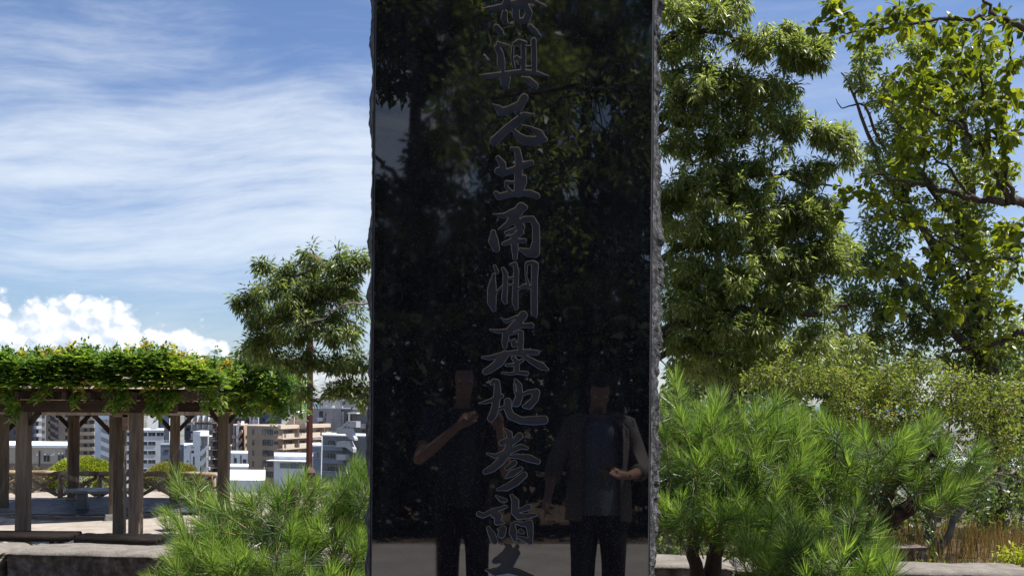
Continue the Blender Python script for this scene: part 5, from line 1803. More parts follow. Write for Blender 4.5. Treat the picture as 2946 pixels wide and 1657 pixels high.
T = broad_tree('shrub', 'dark airy shrub at the right edge with pale gaps behind', bs,
    [[(2880, 1560, 11, 0.05), (2870, 1450, 11, 0.04), (2880, 1350, 11, 0.025), (2860, 1260, 11, 0.01)], [(2870, 1480, 11, 0.03), (2940, 1380, 11, 0.016)], [(2875, 1470, 11, 0.03), (2800, 1380, 11, 0.016)]],
    [(2860, 1440, 110, 50, 11, 0.4, 70), (2940, 1380, 50, 80, 11, 0.4, 26), (2790, 1370, 60, 60, 11, 0.4, 36), (2700, 1440, 110, 50, 11, .4, 50)], 0.06, LEAF_SIMPLE, M['leaf_dark'], M['bark'], 14, 0.3, 0.07, 5, 0.004, 'shrubs on the terrace')
T.o['category'] = 'shrub'


# the near tree whose lit leaves hang in from the right
def near_tree():
    b = Vector((4.35, 5.9, 0.0))
    T = Tree('broadleaf_tree', 'near tree hanging in from the right with backlit yellow green oval leaves', 'tree', b, 'trees around the stele')
    gx = 2946 + 420
    L = [[(gx, 1960, 5.9, 0.12), (gx - 10, 1500, 5.85, 0.11), (gx - 60, 1150, 5.7, 0.09), (gx - 120, 900, 5.55, 0.075), (gx - 150, 500, 5.4, 0.055), (gx - 190, 150, 5.3, 0.04)],
         [(gx - 60, 1150, 5.7, 0.06), (3080, 720, 5.3, 0.045), (2946, 588, 5.1, 0.032), (2880, 584, 5.0, 0.026), (2800, 575, 5.0, 0.022), (2680, 540, 5.0, 0.014), (2600, 520, 5.0, 0.010), (2520, 505, 5.0, 0.005)],
         [(2905, 586, 5.0, 0.022), (2850, 470, 4.95, 0.017), (2790, 390, 4.95, 0.013), (2740, 350, 4.95, 0.011), (2650, 310, 4.95, 0.009), (2600, 260, 4.95, 0.006), (2560, 215, 4.95, 0.004)],
         [(2850, 470, 4.95, 0.013), (2830, 320, 4.9, 0.011), (2820, 180, 4.9, 0.008), (2816, 100, 4.9, 0.006)],
         [(gx - 130, 800, 5.5, 0.05), (3060, 150, 4.9, 0.032), (2940, 85, 4.7, 0.020), (2870, 52, 4.7, 0.015), (2750, 58, 4.7, 0.011), (2600, 70, 4.7, 0.008), (2500, 88, 4.7, 0.005), (2400, 94, 4.7, 0.0035), (2330, 92, 4.7, 0.002)],
         [(2870, 52, 4.7, 0.012), (2830, 0, 4.7, 0.010), (2790, -80, 4.7, 0.006)],
         [(2430, 88, 4.7, 0.004), (2410, 45, 4.7, 0.003), (2385, 5, 4.7, 0.002), (2375, -30, 4.7, .0015)],
         [(gx - 120, 900, 5.55, 0.05), (3060, 800, 5.2, 0.030), (2946, 752, 5.0, 0.018), (2840, 748, 5.0, 0.012), (2760, 740, 5.0, 0.009), (2640, 650, 5.0, 0.007), (2530, 600, 5.0, 0.006), (2490, 570, 5.0, 0.004)],
         [(2790, 745, 5.0, 0.008), (2680, 670, 4.95, 0.006), (2560, 628, 4.95, 0.005), (2460, 640, 4.95, 0.003), (2410, 630, 4.95, 0.002)],
         [(gx - 60, 1150, 5.7, 0.05), (3080, 1020, 5.3, 0.032), (2946, 960, 5.1, 0.022), (2880, 985, 5.1, 0.018), (2800, 995, 5.1, 0.013), (2740, 1010, 5.1, 0.008)],
         [(2820, 990, 5.1, 0.010), (2780, 930, 5.1, 0.007), (2760, 870, 5.1, 0.005), (2700, 860, 5.1, 0.003)],
         [(2920, 588, 5.0, 0.016), (2880, 420, 4.9, 0.012), (2900, 260, 4.9, 0.009), (2910, 100, 4.9, .006)],
         [(2680, 540, 5.0, 0.010), (2640, 420, 5.0, 0.007), (2560, 330, 5.0, 0.004), (2540, 280, 5.0, .002)],
         [(2800, 575, 5.0, 0.012), (2720, 480, 5.0, 0.008), (2640, 440, 5.0, 0.005), (2540, 400, 5.0, 0.003)]]
    for i, l in enumerate(L):
        l = [(x_, y_, d_, r_ * (1.0 if i == 0 else 0.72)) for x_, y_, d_, r_ in l]
        T.limb(px_limb(l), M['bark'], 'trunk' if i == 0 else 'branch', 0.006, 6, 7)
    pts = blob_points([(2400, 30, 30, 40, 4.7, 0.12, 10), (2470, 90, 70, 50, 4.7, 0.2, 16), (2560, 60, 60, 60, 4.7, 0.25, 16), (2640, 40, 60, 50, 4.7, 0.25, 14), (2340, 75, 20, 16, 4.7, 0.05, 4), (2720, 100, 90, 70, 4.75, 0.3, 24), (2860, 130, 110, 120, 4.8, 0.35, 44), (2640, 230, 80, 70, 4.9, 0.3, 26), (2760, 260, 100, 90, 4.9, 0.3, 34),
                       (2890, 320, 90, 120, 4.9, 0.35, 40), (2580, 300, 60, 70, 4.95, 0.3, 16), (2680, 400, 110, 60, 4.95, 0.3, 26), (2840, 470, 110, 80, 4.95, 0.3, 30), (2600, 440, 70, 60, 5.0, 0.25, 16), (2460, 540, 60, 40, 5.0, 0.2, 12), (2420, 620, 30, 30, 4.95, 0.1, 6), (2560, 600, 80, 50, 5.0, 0.3, 14), (2700, 640, 120, 60, 5.0, 0.3, 26), (2860, 660, 100, 70, 5.0, 0.35, 30),
                       (2620, 740, 120, 50, 5.0, 0.3, 20), (2800, 790, 140, 60, 5.0, 0.35, 26), (2720, 880, 60, 40, 5.1, 0.2, 8), (2560, 880, 50, 30, 5.1, 0.2, 6), (2890, 900, 70, 60, 5.1, 0.3, 12), (2840, 985, 80, 30, 5.1, 0.2, 7), (2546, 770, 60, 30, 5.0, .2, 6)])
    pts.sort(key=lambda p: T_dist(T, p))
    for p in pts:
        q = T.twig(T.nearest(p), p, 0.0035, 0.05, 5, True, 6)
        T.leaves(q, int(RNG.integers(3, 10)), RNG.uniform(0.038, 0.062), 0.45, 0.02, 0.8, 0.9)
    Pp, Rr, sz, tn = (np.concatenate(a) for a in (T.P, T.Rr, T.sz, T.tn))
    # the 300 nearest leaves in view are leaves of their own, the rest one mass
    iv = (Pp[:, 0] / Pp[:, 1] < 0.51) & (Pp[:, 2] < 1.5 + 0.40 * Pp[:, 1])
    key = np.where(iv, Pp[:, 1] - 8 * sz, 99)
    one = np.argsort(key)[:300]
    rest = np.setdiff1d(np.arange(len(Pp)), one)
    kinds = []
    for k in range(6):
        tv, tf = LEAF_OVATE
        tv = tv.copy()
        tv[:, 2] += 0.05 * np.sin(tv[:, 1] * 5 + k) + RNG.normal(0, 0.008, len(tv))
        tv[:, 0] *= 0.9 + 0.08 * k / 3
        me = np_mesh('leaf', tv, tf, np.full(len(tf), 0.15 + 0.14 * k))
        me.materials.append(M['leaf_back'])
        me.polygons.foreach_set('use_smooth', [True] * len(me.polygons))
        kinds.append(me)
    inv = Matrix.Translation(T.o.location).inverted()
    for i in one:
        o = bpy.data.objects.new('leaf', kinds[min(5, int(tn[i] * 6))])
        COL.objects.link(o)
        o.parent = T.o
        o.matrix_parent_inverse = inv
        mt = Matrix([list(r) for r in Rr[i]]).to_4x4()
        o.matrix_basis = Matrix.Translation(Vector(Pp[i])) @ mt @ Matrix.Scale(float(sz[i]), 4)
    T.P, T.Rr, T.sz, T.tn = [Pp[rest]], [Rr[rest]], [sz[rest]], [tn[rest]]
    T.finish(LEAF_OVATE, M['leaf_back'], M['bark'])


near_tree()


# ---------------------------------------------------------------- vine on the pergola
def vine():
    root = empty('climbing_vine', Vector((-6.5, 16.8, 1.6)), 'thick climbing vine with yellowing young shoots over the timber pergola', 'vine')
    P, Rr, sz, tn = [], [], [], []
    stems = MB()

    def frond(p, d, L, t0, n=7):
        """one compound leaf: paired leaflets along a stalk"""
        s = unit(np.cross(d, [0, 0, 1.0]) + 1e-6)
        for k in range(n):
            t = (k + 1) / n
            q = p + d * L * t + np.array([0, 0, -0.25 * L * t * t])
            for sg in (-1, 1):
                dd = d * 0.55 + s * sg * 0.9 + np.array([0, 0, -0.15]) + RNG.normal(0, 0.15, 3)
                P.append(q); Rr.append((dd, np.array([0, 0, 1.0]) + RNG.normal(0, 0.3, 3))); sz.append(RNG.uniform(0.075, 0.115)); tn.append(np.clip(t0 + RNG.normal(0, 0.07), 0, 1))
        P.append(p + d * L); Rr.append((d, np.array([0, 0, 1.0]))); sz.append(0.07); tn.append(t0)
    xl, xr = at(-420, 0, 15.5).x, at(700, 0, 16.5).x

    def ztop(x, y):
        return 2.06 + 0.24 * noise.noise(Vector((x * 1.3, y * 1.1, 0))) + 0.08 * noise.noise(Vector((x * 4, y * 4, 2))) - 0.25 * max(0, (x - xr + 0.8))
    n = 3900
    for i in range(n):
        x, y = RNG.uniform(xl, xr), 15.15 + 3.2 * RNG.random() ** 1.3
        front = RNG.random() < 0.45
        zt = ztop(x, y)
        if front:
            y = 15.15 + abs(RNG.normal(0, 0.22))
            z = RNG.uniform(1.68, zt)
        else:
            z = zt - abs(RNG.normal(0, 0.10))
        out = np.array([RNG.normal(0, .5), -0.9 if front else RNG.normal(-.2, .5), RNG.uniform(0.0, .7) if front else RNG.uniform(0.2, 1.2)])
        cl = noise.noise(Vector((x * 1.7, y * 1.5, z * 2.2)))
        t0 = 0.33 + 0.10 * RNG.normal() + (0.36 if cl > 0.30 and RNG.random() < 0.45 else 0.0) + (0.12 if RNG.random() < .2 else 0)
        frond(np.array([x, y, z]), unit(out), RNG.uniform(0.16, 0.30), t0)
    # hanging sprays
    for px, y0, y1, k in ((40, 1130, 1190, 16), (20, 1120, 1165, 10), (345, 1110, 1160, 14), (355, 1130, 1165, 8), (460, 1110, 1185, 22), (475, 1120, 1180, 14), (505, 1110, 1160, 10), (228, 1130, 1155, 5), (610, 1105, 1170, 16), (120, 1110, 1140, 8)):
        for i in range(k):
            p = np.array(at(px + RNG.normal(0, 12), RNG.uniform(y0 - 20, y1 - 12), 15.25))
            frond(p, unit(np.array([RNG.normal(0, .6), -0.6, -0.9])), RNG.uniform(0.13, 0.22), RNG.uniform(0.3, 0.6))
    # dark drooping mass at the right end
    for i in range(1100):
        px, py = RNG.uniform(600, 865), RNG.uniform(1005, 1170)
        if py < 1020 + max(0, (px - 780)) * 0.7 or py > 1195 - max(0, 690 - px) * 1.5:
            continue
        p = np.array(at(px, py, RNG.uniform(16.6, 18.2)))
        frond(p, unit(np.array([RNG.normal(0.2, .6), -0.5, RNG.normal(-.3, .5)])), RNG.uniform(0.16, 0.28), np.clip(RNG.normal(0.22, 0.13) + (0.4 if RNG.random() < .06 else 0), 0, 1))
    # upright shoots and bare tendrils
    for i in range(140):
        x, y = RNG.uniform(xl, xr), RNG.uniform(15.3, 17.0)
        zt = ztop(x, y)
        h = RNG.uniform(0.05, 0.26)
        t0 = RNG.choice([0.12, 0.2, 0.88, 0.95, 0.3])
        for k in range(5):
            a = RNG.uniform(0, 6.28)
            frond(np.array([x, y, zt + h * k / 5]), unit(np.array([0.6 * math.cos(a), 0.6 * math.sin(a), 1.3])), 0.10, t0, 4)
    for i in range(26):
        px, y = RNG.uniform(-60, 720), RNG.uniform(15.3, 16.2)
        p = at(px, 1000, y)
        z0 = ztop(p.x, y) - 0.1
        h = RNG.uniform(0.25, 0.58)
        lean = RNG.uniform(-0.35, 0.35)
        pts = [Vector((p.x + lean * t + 0.10 * max(0, t - .6) * (1 if lean > 0 else -1) * 4, y, z0 + h * t * (1 - 0.28 * t * t * (RNG.random() < .6)))) for t in np.linspace(0, 1, 8)]
        stems.tube(pts, [0.005, .005, .0045, .004, .004, .0035, .003, .002], 4)
    for i in range(12):
        x = RNG.uniform(xl, xr - 1.3)
        pts = [Vector((x + 0.25 * k + RNG.normal(0, .06), 15.35 + RNG.uniform(0, .5), 1.68 + RNG.uniform(0, .3))) for k in range(6)]
        stems.tube(pts, 0.012, 5)
    d = np.array([r[0] for r in Rr]); u = np.array([r[1] for r in Rr])
    v, f, t = cloud((LEAF_SIMPLE[0] * np.array([1.15, 1, 1]), LEAF_SIMPLE[1]), np.array(P), frames(d, u), np.array(sz), np.array(tn))
    tag(link('foliage', np_mesh('foliage', v, f, t), M['leaf_vine'], root), kind='stuff')
    tag(stems.build('stems', M['pale_bark'], root, True), kind='stuff')


vine()


# ---------------------------------------------------------------- clipped shrubs beyond the fence, dry grass, weeds
def dome(label, px, py, rx, ry, D, mat, n, leaf, cat='shrub', stems=True, flat=1.0):
    c = at(px, py, D)
    rX, rZ = rx * D / FPX, ry * D / FPX
    base = Vector((c.x, c.y, -1.1))
    root = empty('clipped_shrub', base, label, cat, 'rounded shrubs behind the rustic fence')
    d = unit(RNG.normal(0, 1, (n, 3)))
    d[:, 2] = np.where(d[:, 2] < -0.35, -d[:, 2], d[:, 2])
    r = RNG.uniform(0.80, 1.02, n) + np.array([0.06 * noise.noise(Vector(q * 2.6)) for q in d])
    p = np.array(c) + d * r[:, None] * np.array([rX, rX * 0.9, rZ])
    dd = d + RNG.normal(0, 0.45, (n, 3))
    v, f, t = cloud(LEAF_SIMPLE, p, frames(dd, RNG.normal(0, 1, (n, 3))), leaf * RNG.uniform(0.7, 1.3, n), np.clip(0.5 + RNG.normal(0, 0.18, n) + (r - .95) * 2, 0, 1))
    tag(link('foliage', np_mesh('foliage', v, f, t), mat, root), kind='stuff')
    mb = MB()
    for k in range(16):
        a = random.uniform(0, 6.28)
        e = Vector(c) + Vector((math.cos(a) * rX * 0.75, math.sin(a) * rX * 0.6, random.uniform(-.1, .5) * rZ))
        mb.tube([base + Vector((math.cos(a) * .1, math.sin(a) * .1, 0)), (base + e) / 2 + Vector((math.cos(a) * .12, 0, -.05)), e], [0.03, 0.022, 0.01], 5)
    tag(mb.build('stems', M['bark'], root, True), kind='stuff')


dome('rounded clipped shrub, bright yellow green on top, behind the shelter table', 236, 1378, 96, 62, 27.0, M['leaf_hedge'], 15000, 0.055)
dome('rounded olive shrub behind the rear shelter post, smaller than the bright one', 496, 1386, 84, 55, 27.5, M['leaf_hedge2'], 12000, 0.055)
dome('dry brownish shrub at the far left behind the rustic fence', 75, 1400, 78, 58, 26.5, M['leaf_dry'], 2600, 0.075)
dome('dark low shrub behind the end of the rustic fence', 600, 1432, 60, 40, 27.5, M['leaf_dark'], 2600, 0.085)

n = 5200
gx = RNG.uniform(2.7, 7.2, n); gy = RNG.uniform(8.3, 10.6, n)
hh = np.clip(RNG.normal(0.27, 0.05, n), 0.1, 0.40) * np.clip((gy - 8.1) / 0.8, 0.25, 1)
d = np.stack([RNG.normal(0, .13, n), RNG.normal(0, .13, n), np.ones(n)], 1)
tv = (np.array([(-.010, 0, 0), (.010, 0, 0), (-.007, .6, 0), (.007, .6, 0), (0, 1, .03)]), np.array([(0, 1, 3), (0, 3, 2), (2, 3, 4)]))
v, f, t = cloud(tv, np.stack([gx, gy, np.full(n, 0.09)], 1), frames(d, RNG.normal(0, 1, (n, 3))), hh, np.clip(RNG.normal(0.45, 0.28, n), 0, 1))
tag(link('dry_grass', np_mesh('dry_grass', v, f, t), M['dry_grass']), 'patch of dry orange brown grass in the bed behind the right end of the wall', 'grass', None, 'stuff')
n = 2600
p = np.stack([RNG.uniform(2.7, 7.2, n), RNG.uniform(8.15, 8.7, n), 0.1 + np.abs(RNG.normal(0, 0.05, n))], 1)
v, f, t = cloud(LEAF_SIMPLE, p, frames(RNG.normal(0, 1, (n, 3)) + np.array([0, 0, .5]), RNG.normal(0, 1, (n, 3))), RNG.uniform(0.02, 0.04, n), RNG.random(n) * 0.9)
tag(link('ground_cover', np_mesh('ground_cover', v, f, t), M['leaf_olive']), 'low leafy ground cover along the foot of the dry grass', 'ground cover', None, 'stuff')
n = 2400
p = np.stack([RNG.uniform(3.0, 8.0, n), RNG.uniform(10.4, 11.1, n), 0.10 + RNG.uniform(0, 0.32, n)], 1)
v, f, t = cloud(LEAF_SIMPLE, p, frames(RNG.normal(0, 1, (n, 3)) + np.array([0, 0, .5]), RNG.normal(0, 1, (n, 3))), RNG.uniform(0.03, 0.06, n), RNG.random(n) * 0.8)
tag(link('low_hedge', np_mesh('low_hedge', v, f, t), M['weed']), 'low green hedge along the back of the dry grass', 'hedge', None, 'stuff')


def tall_weed():
    p = at(2682, 1590, 8.6); p.z = 0.1
    root = empty('tall_weed', p, 'single tall weed with arching narrow leaves in the dry grass', 'weed')
    top = p + Vector((-0.02, 0, 0.40))
    MB().tube([p, p + Vector((.01, 0, .2)), top], [0.006, 0.005, 0.003], 5).build('stem', M['weed'], root)
    for k in range(16):
        t = 0.2 + 0.8 * k / 15
        a = k * 2.4
        q = p.lerp(top, t)
        L = 0.13 * (1.15 - 0.5 * abs(t - .6))
        mb = MB()
        vs = []
        for j in range(6):
            s = j / 5
            c = q + Vector((math.cos(a) * L * s, math.sin(a) * L * s, 0.07 * math.sin(s * 2.6) - 0.05 * s * s))
            w = 0.007 * (1 - s) + 0.001
            sd_ = Vector((-math.sin(a), math.cos(a), 0)) * w
            vs += [c - sd_, c + sd_]
        mb.add(vs, [(2 * j, 2 * j + 1, 2 * j + 3, 2 * j + 2) for j in range(5)])
        mb.build('leaf', M['weed'], root)


tall_weed()
p = at(2925, 1580, 8.5); p.z = 0.1
root = empty('leafy_weed', p, 'bright yellow green leafy weed at the right edge above the wall', 'weed')
n = 420
q = np.array(p) + unit(RNG.normal(0, 1, (n, 3))) * (RNG.random((n, 1)) ** .5) * np.array([0.22, 0.15, 0.13]) + np.array([0, 0, 0.13])
v, f, t = cloud(LEAF_SIMPLE, q, frames(RNG.normal(0, 1, (n, 3)) + np.array([0, 0, .4]), RNG.normal(0, 1, (n, 3)) + np.array([0, 0, 1.5])), RNG.uniform(0.03, 0.055, n), RNG.uniform(.5, 1, n))
tag(link('foliage', np_mesh('foliage', v, f, t), M['leaf_hedge'], root), kind='stuff')
mb = MB()
for k in range(8):
    e = p + Vector((random.uniform(-.15, .15), random.uniform(-.1, .1), random.uniform(.12, .24)))
    mb.tube([p, (p + e) / 2 + Vector((0, 0, .03)), e], [0.004, .003, .002], 4)
tag(mb.build('stems', M['weed'], root), kind='stuff')

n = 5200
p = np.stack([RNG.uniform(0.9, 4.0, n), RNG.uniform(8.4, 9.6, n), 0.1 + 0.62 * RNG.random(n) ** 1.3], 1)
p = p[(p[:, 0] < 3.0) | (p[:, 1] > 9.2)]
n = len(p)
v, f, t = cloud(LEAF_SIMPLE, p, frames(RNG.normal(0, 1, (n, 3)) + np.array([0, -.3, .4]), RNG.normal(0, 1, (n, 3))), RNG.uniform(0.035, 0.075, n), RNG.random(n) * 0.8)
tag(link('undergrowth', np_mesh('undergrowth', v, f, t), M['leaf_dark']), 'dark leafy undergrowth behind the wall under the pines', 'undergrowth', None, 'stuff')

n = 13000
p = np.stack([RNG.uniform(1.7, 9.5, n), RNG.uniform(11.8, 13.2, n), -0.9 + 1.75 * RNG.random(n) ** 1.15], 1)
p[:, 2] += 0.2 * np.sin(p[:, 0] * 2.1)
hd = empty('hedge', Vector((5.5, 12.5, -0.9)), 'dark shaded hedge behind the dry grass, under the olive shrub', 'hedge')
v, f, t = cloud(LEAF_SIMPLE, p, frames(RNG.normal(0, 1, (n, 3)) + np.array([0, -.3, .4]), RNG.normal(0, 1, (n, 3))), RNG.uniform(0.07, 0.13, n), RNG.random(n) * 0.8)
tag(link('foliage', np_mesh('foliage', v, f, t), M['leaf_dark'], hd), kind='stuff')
mb = MB()
for i in range(14):
    x = 2.4 + i * 0.5
    mb.tube([(x, 12.5, -0.93), (x + .05, 12.5, -0.2), (x, 12.45, 0.6)], [0.03, .02, .008], 5)
tag(mb.build('stems', M['bark'], hd, True), kind='stuff')
# ---------------------------------------------------------------- what stands behind the viewer and shows in the polished face
def vat(px, py, D):
    """real place of something whose mirror image lies at this picture position and distance"""
    return mirror(at(px, py, D))


def mirrored_limb(lst):
    return [(*vat(x, y, D), r) for x, y, D, r in lst]


def back_tree(label, px, D, limbs, blobs, leaf, nl, lmat, trunk_r=0.22):
    b = vat(px, 1157, D)
    base = Vector((b.x, b.y, -0.03))
    T = Tree('broadleaf_tree', label, 'tree', base, 'tall trees mirrored in the polished stone')
    top = vat(px, 60, D)
    T.limb([(b.x, b.y, -0.05, trunk_r), (b.x + .1, b.y, 3, trunk_r * .8), (b.x - .1, b.y, 6, trunk_r * .6), (top.x, top.y, top.z + 1.5, trunk_r * 0.25)], M['bark'], 'trunk', 0.03, 6, 8)
    for l in limbs:
        T.limb(mirrored_limb(l), M['bark'], 'branch', 0.03, 5, 6)
    pts = [np.array(mirror(Vector(p))) for p in blob_points(blobs)]
    idx = list(range(len(pts)))
    for i in idx[::7]:
        T.twig(T.nearest(pts[i]), pts[i], 0.03, 0.06, 4, True, 6)
    for i in idx:
        q = T.twig(T.nearest(pts[i]), pts[i], 0.008, 0.08, 3, False, 4)
        T.leaves(q, nl, leaf, 0.3, 0.22, 0.4, 0.5)
    T.finish(LEAF_SIMPLE, lmat, M['twig'])


back_tree('tall dark tree mirrored at the left of the polished face', 1205, 19.5, [[(1205, 560, 19.5, .1), (1110, 480, 19.3, .05), (1050, 430, 19.3, .02)], [(1205, 300, 19.5, .1), (1300, 180, 19.3, .05)]],
          [(1150, 640, 130, 130, 19.5, 1.2, 130), (1250, 470, 70, 120, 19.5, 1.2, 90), (1180, 180, 150, 110, 19.5, 1.2, 150), (1270, 60, 150, 100, 19.5, 1.2, 120), (1110, 20, 110, 90, 19.5, 1.0, 80), (1150, 840, 160, 120, 19.2, 1.2, 120), (1060, 560, 60, 60, 19.5, .8, 24), (930, 300, 130, 260, 20, 1.2, 150), (1150, -180, 260, 120, 19.5, 1.2, 120)], 0.19, 15, M['leaf_dark'])
back_tree('tall leafy tree mirrored behind the carved characters', 1470, 18.0, [[(1470, 700, 18, .1), (1560, 560, 17.8, .05), (1620, 500, 17.8, .02)], [(1470, 480, 18, .1), (1380, 360, 17.8, .05)]],
          [(1430, 640, 150, 160, 18, 1.2, 180), (1420, 380, 140, 120, 18, 1.2, 160), (1540, 480, 120, 140, 18, 1.2, 150), (1470, 160, 150, 120, 18, 1.2, 150), (1350, 820, 170, 120, 17.6, 1.2, 150), (1560, 740, 130, 120, 18, 1.2, 130), (1580, 250, 90, 110, 18, 1.2, 80), (1440, -40, 220, 90, 18, 1.2, 110)], 0.17, 16, M['leaf_elm'])
back_tree('tall dark tree mirrored at the right of the polished face', 1690, 20.0, [[(1690, 520, 20, .1), (1790, 400, 19.8, .05), (1860, 350, 19.8, .02)], [(1690, 700, 20, .1), (1800, 660, 19.8, .05)]],
          [(1720, 700, 140, 130, 20, 1.2, 150), (1830, 560, 110, 140, 20, 1.2, 140), (1750, 460, 100, 90, 20, 1.2, 70), (1760, 190, 150, 110, 20, 1.2, 130), (1860, 330, 80, 120, 20, 1.2, 80), (1690, 60, 160, 90, 20, 1.2, 110), (1800, 860, 180, 130, 19.6, 1.2, 140), (1970, 400, 120, 400, 20, 1.2, 200), (1750, -150, 260, 100, 20, 1.2, 100)], 0.19, 15, M['leaf_dark'])
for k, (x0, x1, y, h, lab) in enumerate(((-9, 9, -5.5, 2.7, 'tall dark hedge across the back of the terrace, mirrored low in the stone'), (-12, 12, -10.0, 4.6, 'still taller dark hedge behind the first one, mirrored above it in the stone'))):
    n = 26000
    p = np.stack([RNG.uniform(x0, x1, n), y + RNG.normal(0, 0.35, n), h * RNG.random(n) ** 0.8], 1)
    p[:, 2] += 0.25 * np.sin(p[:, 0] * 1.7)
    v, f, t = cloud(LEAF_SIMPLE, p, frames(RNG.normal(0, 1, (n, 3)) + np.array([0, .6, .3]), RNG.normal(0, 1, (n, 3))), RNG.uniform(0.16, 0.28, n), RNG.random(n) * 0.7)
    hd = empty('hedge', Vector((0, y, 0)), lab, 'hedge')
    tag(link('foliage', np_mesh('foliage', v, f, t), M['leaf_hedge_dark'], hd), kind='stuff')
    mb = MB()
    for i in range(22):
        x = x0 + (x1 - x0) * (i + .5) / 22
        mb.tube([(x, y, -0.05), (x + .1, y, h * .5), (x, y + .05, h * .9)], [0.04, .03, .01], 5)
    tag(mb.build('stems', M['bark'], hd, True), kind='stuff')


# unseen tree added beside the visitors, leaves placed to shade their heads
T = Tree('broadleaf_tree', 'added tree at the right of the visitors, outside the view, placed to shade their heads', 'tree', Vector((3.3, -1.3, 0)), 'trees around the stele')
T.limb([(3.3, -1.3, -0.05, .12), (3.25, -1.2, 1.5, .10), (3.1, -1.0, 3.0, .08), (2.8, -0.8, 4.4, .05), (2.5, -0.6, 5.2, .02)], M['bark'], 'trunk', 0.02, 5, 8)
T.limb([(3.2, -1.1, 2.2, .06), (2.5, -0.6, 2.8, .035), (1.5, -0.08, 3.0, .012)], M['bark'], 'branch', 0.02, 5, 6)
T.limb([(2.95, -0.9, 3.7, .05), (2.3, -0.5, 4.2, .03), (1.25, -0.28, 4.35, .012)], M['bark'], 'branch', 0.02, 5, 6)
for cx, cy, cz, rr, n in ((1.42, -0.05, 2.95, 0.27, 60), (1.18, -0.28, 4.3, 0.30, 80), (2.6, -0.8, 4.6, 0.6, 50), (2.5, -0.6, 3.1, 0.4, 24), (3.2, -1.2, 4.0, 0.7, 50)):
    for i in range(n):
        c = np.array([cx, cy, cz]) + unit(RNG.normal(0, 1, 3)) * rr * RNG.random() ** .4
        q = T.twig(T.nearest(c), c, 0.004, 0.05, 3, False, 4)
        T.leaves(q, 12, 0.10, 0.3, 0.08, 0.6, 0.5)
T.limb([(3.05, -1.0, 3.1, .06), (2.2, -0.9, 3.6, .045), (1.2, -0.9, 3.8, .03), (0.2, -0.8, 3.75, .015), (-.3, -.8, 3.6, .006)], M['bark'], 'branch', 0.02, 5, 6)
T.limb([(2.9, -1.0, 3.9, .05), (2.0, -1.5, 4.0, .03), (1.0, -1.6, 4.0, .015), (0.2, -1.5, 3.9, .006)], M['bark'], 'branch', 0.02, 5, 6)
open_to_sun = [np.array(p) for p in ((-.46, -.2, 1.12), (-.38, -.16, 1.2), (-.30, -.12, 1.27), (-.2, -.07, 1.35), (-.12, -.05, 1.4), (0.9, .1, 1.05), (.78, .14, 1.06), (1.0, -.03, 1.06))]
sdn = np.array(sd)
k = 0
while k < 210:  # canopy added to block sky light, kept clear of the sunlit arms
    c = np.array([RNG.uniform(-.4, 2.5), RNG.uniform(-1.9, -.05), RNG.uniform(3.15, 4.2)])
    if min(np.linalg.norm(np.cross(c - p, sdn)) for p in open_to_sun) < 0.24:
        continue
    q = T.twig(T.nearest(c), c, 0.004, 0.05, 3, False, 4)
    T.leaves(q, 14, 0.10, 0.3, 0.08, 0.6, 0.4)
    k += 1
T.finish(LEAF_SIMPLE, M['leaf_dark'], M['twig'])


# ---------------------------------------------------------------- the two visitors seen in the reflection
def plain(name, col, rough=0.8, sheen=0.0):
    return rough_mat(name, tuple(c * .85 for c in col), col, 25, rough, 0.15, 60, dist=0.004)


M['skin'] = plain('skin', (0.42, 0.25, 0.175), 0.5)
M['hair'] = plain('dark_hair', (0.012, 0.010, 0.009), 0.5)
M['navy'] = plain('navy_cotton', (0.030, 0.033, 0.048))
M['black'] = plain('black_cloth', (0.014, 0.014, 0.016))
M['grey_cloth'] = plain('grey_beige_cloth', (0.17, 0.155, 0.14))
M['tee'] = plain('pale_blue_grey_cotton', (0.17, 0.19, 0.235))
M['shoe'] = plain('dark_shoe', (0.03, 0.03, 0.03), 0.5)
mm, T = mat_new('phone_glass')
finish(T, T.n('ShaderNodeBsdfPrincipled', {'Base Color': (0.01, 0.01, 0.012, 1), 'Roughness': 0.15}).outputs[0])
M['phone'] = mm


def ball(mb, c, rx, ry, rz, n=10, m=14):
    c = Vector(c)
    vs = [c + Vector((0, 0, -rz))]
    for j in range(1, n):
        a = -math.pi / 2 + math.pi * j / n
        for k in range(m):
            b = 2 * math.pi * k / m
            vs.append(c + Vector((rx * math.cos(a) * math.cos(b), ry * math.cos(a) * math.sin(b), rz * math.sin(a))))
    vs.append(c + Vector((0, 0, rz)))
    fs = [(0, 1 + (k + 1) % m, 1 + k) for k in range(m)]
    for j in range(n - 2):
        for k in range(m):
            fs.append((1 + j * m + k, 1 + j * m + (k + 1) % m, 1 + (j + 1) * m + (k + 1) % m, 1 + (j + 1) * m + k))
    L = len(vs) - 1
    fs += [(L, 1 + (n - 2) * m + k, 1 + (n - 2) * m + (k + 1) % m) for k in range(m)]
    mb.add(vs, fs)


def loft(secs, n=20, wob=0.0, open_front=None):
    """elliptical sections (x, y, z, rx, ry); open_front = half angle left open at the front"""
    vs, fs = [], []
    for (x, y, z, rx, ry) in secs:
        for k in range(n):
            if open_front is None:
                a = 2 * math.pi * k / n
            else:
                a = math.pi / 2 + open_front + (2 * math.pi - 2 * open_front) * k / (n - 1)
            w = 1 + wob * noise.noise(Vector((math.cos(a) * 2, math.sin(a) * 2, z * 9)))
            vs.append((x + rx * w * math.cos(a), y + ry * w * math.sin(a), z))
    m = n if open_front is None else n - 1
    for j in range(len(secs) - 1):
        for k in range(m):
            fs.append((j * n + k, j * n + (k + 1) % n, (j + 1) * n + (k + 1) % n, (j + 1) * n + k))
    return vs, fs


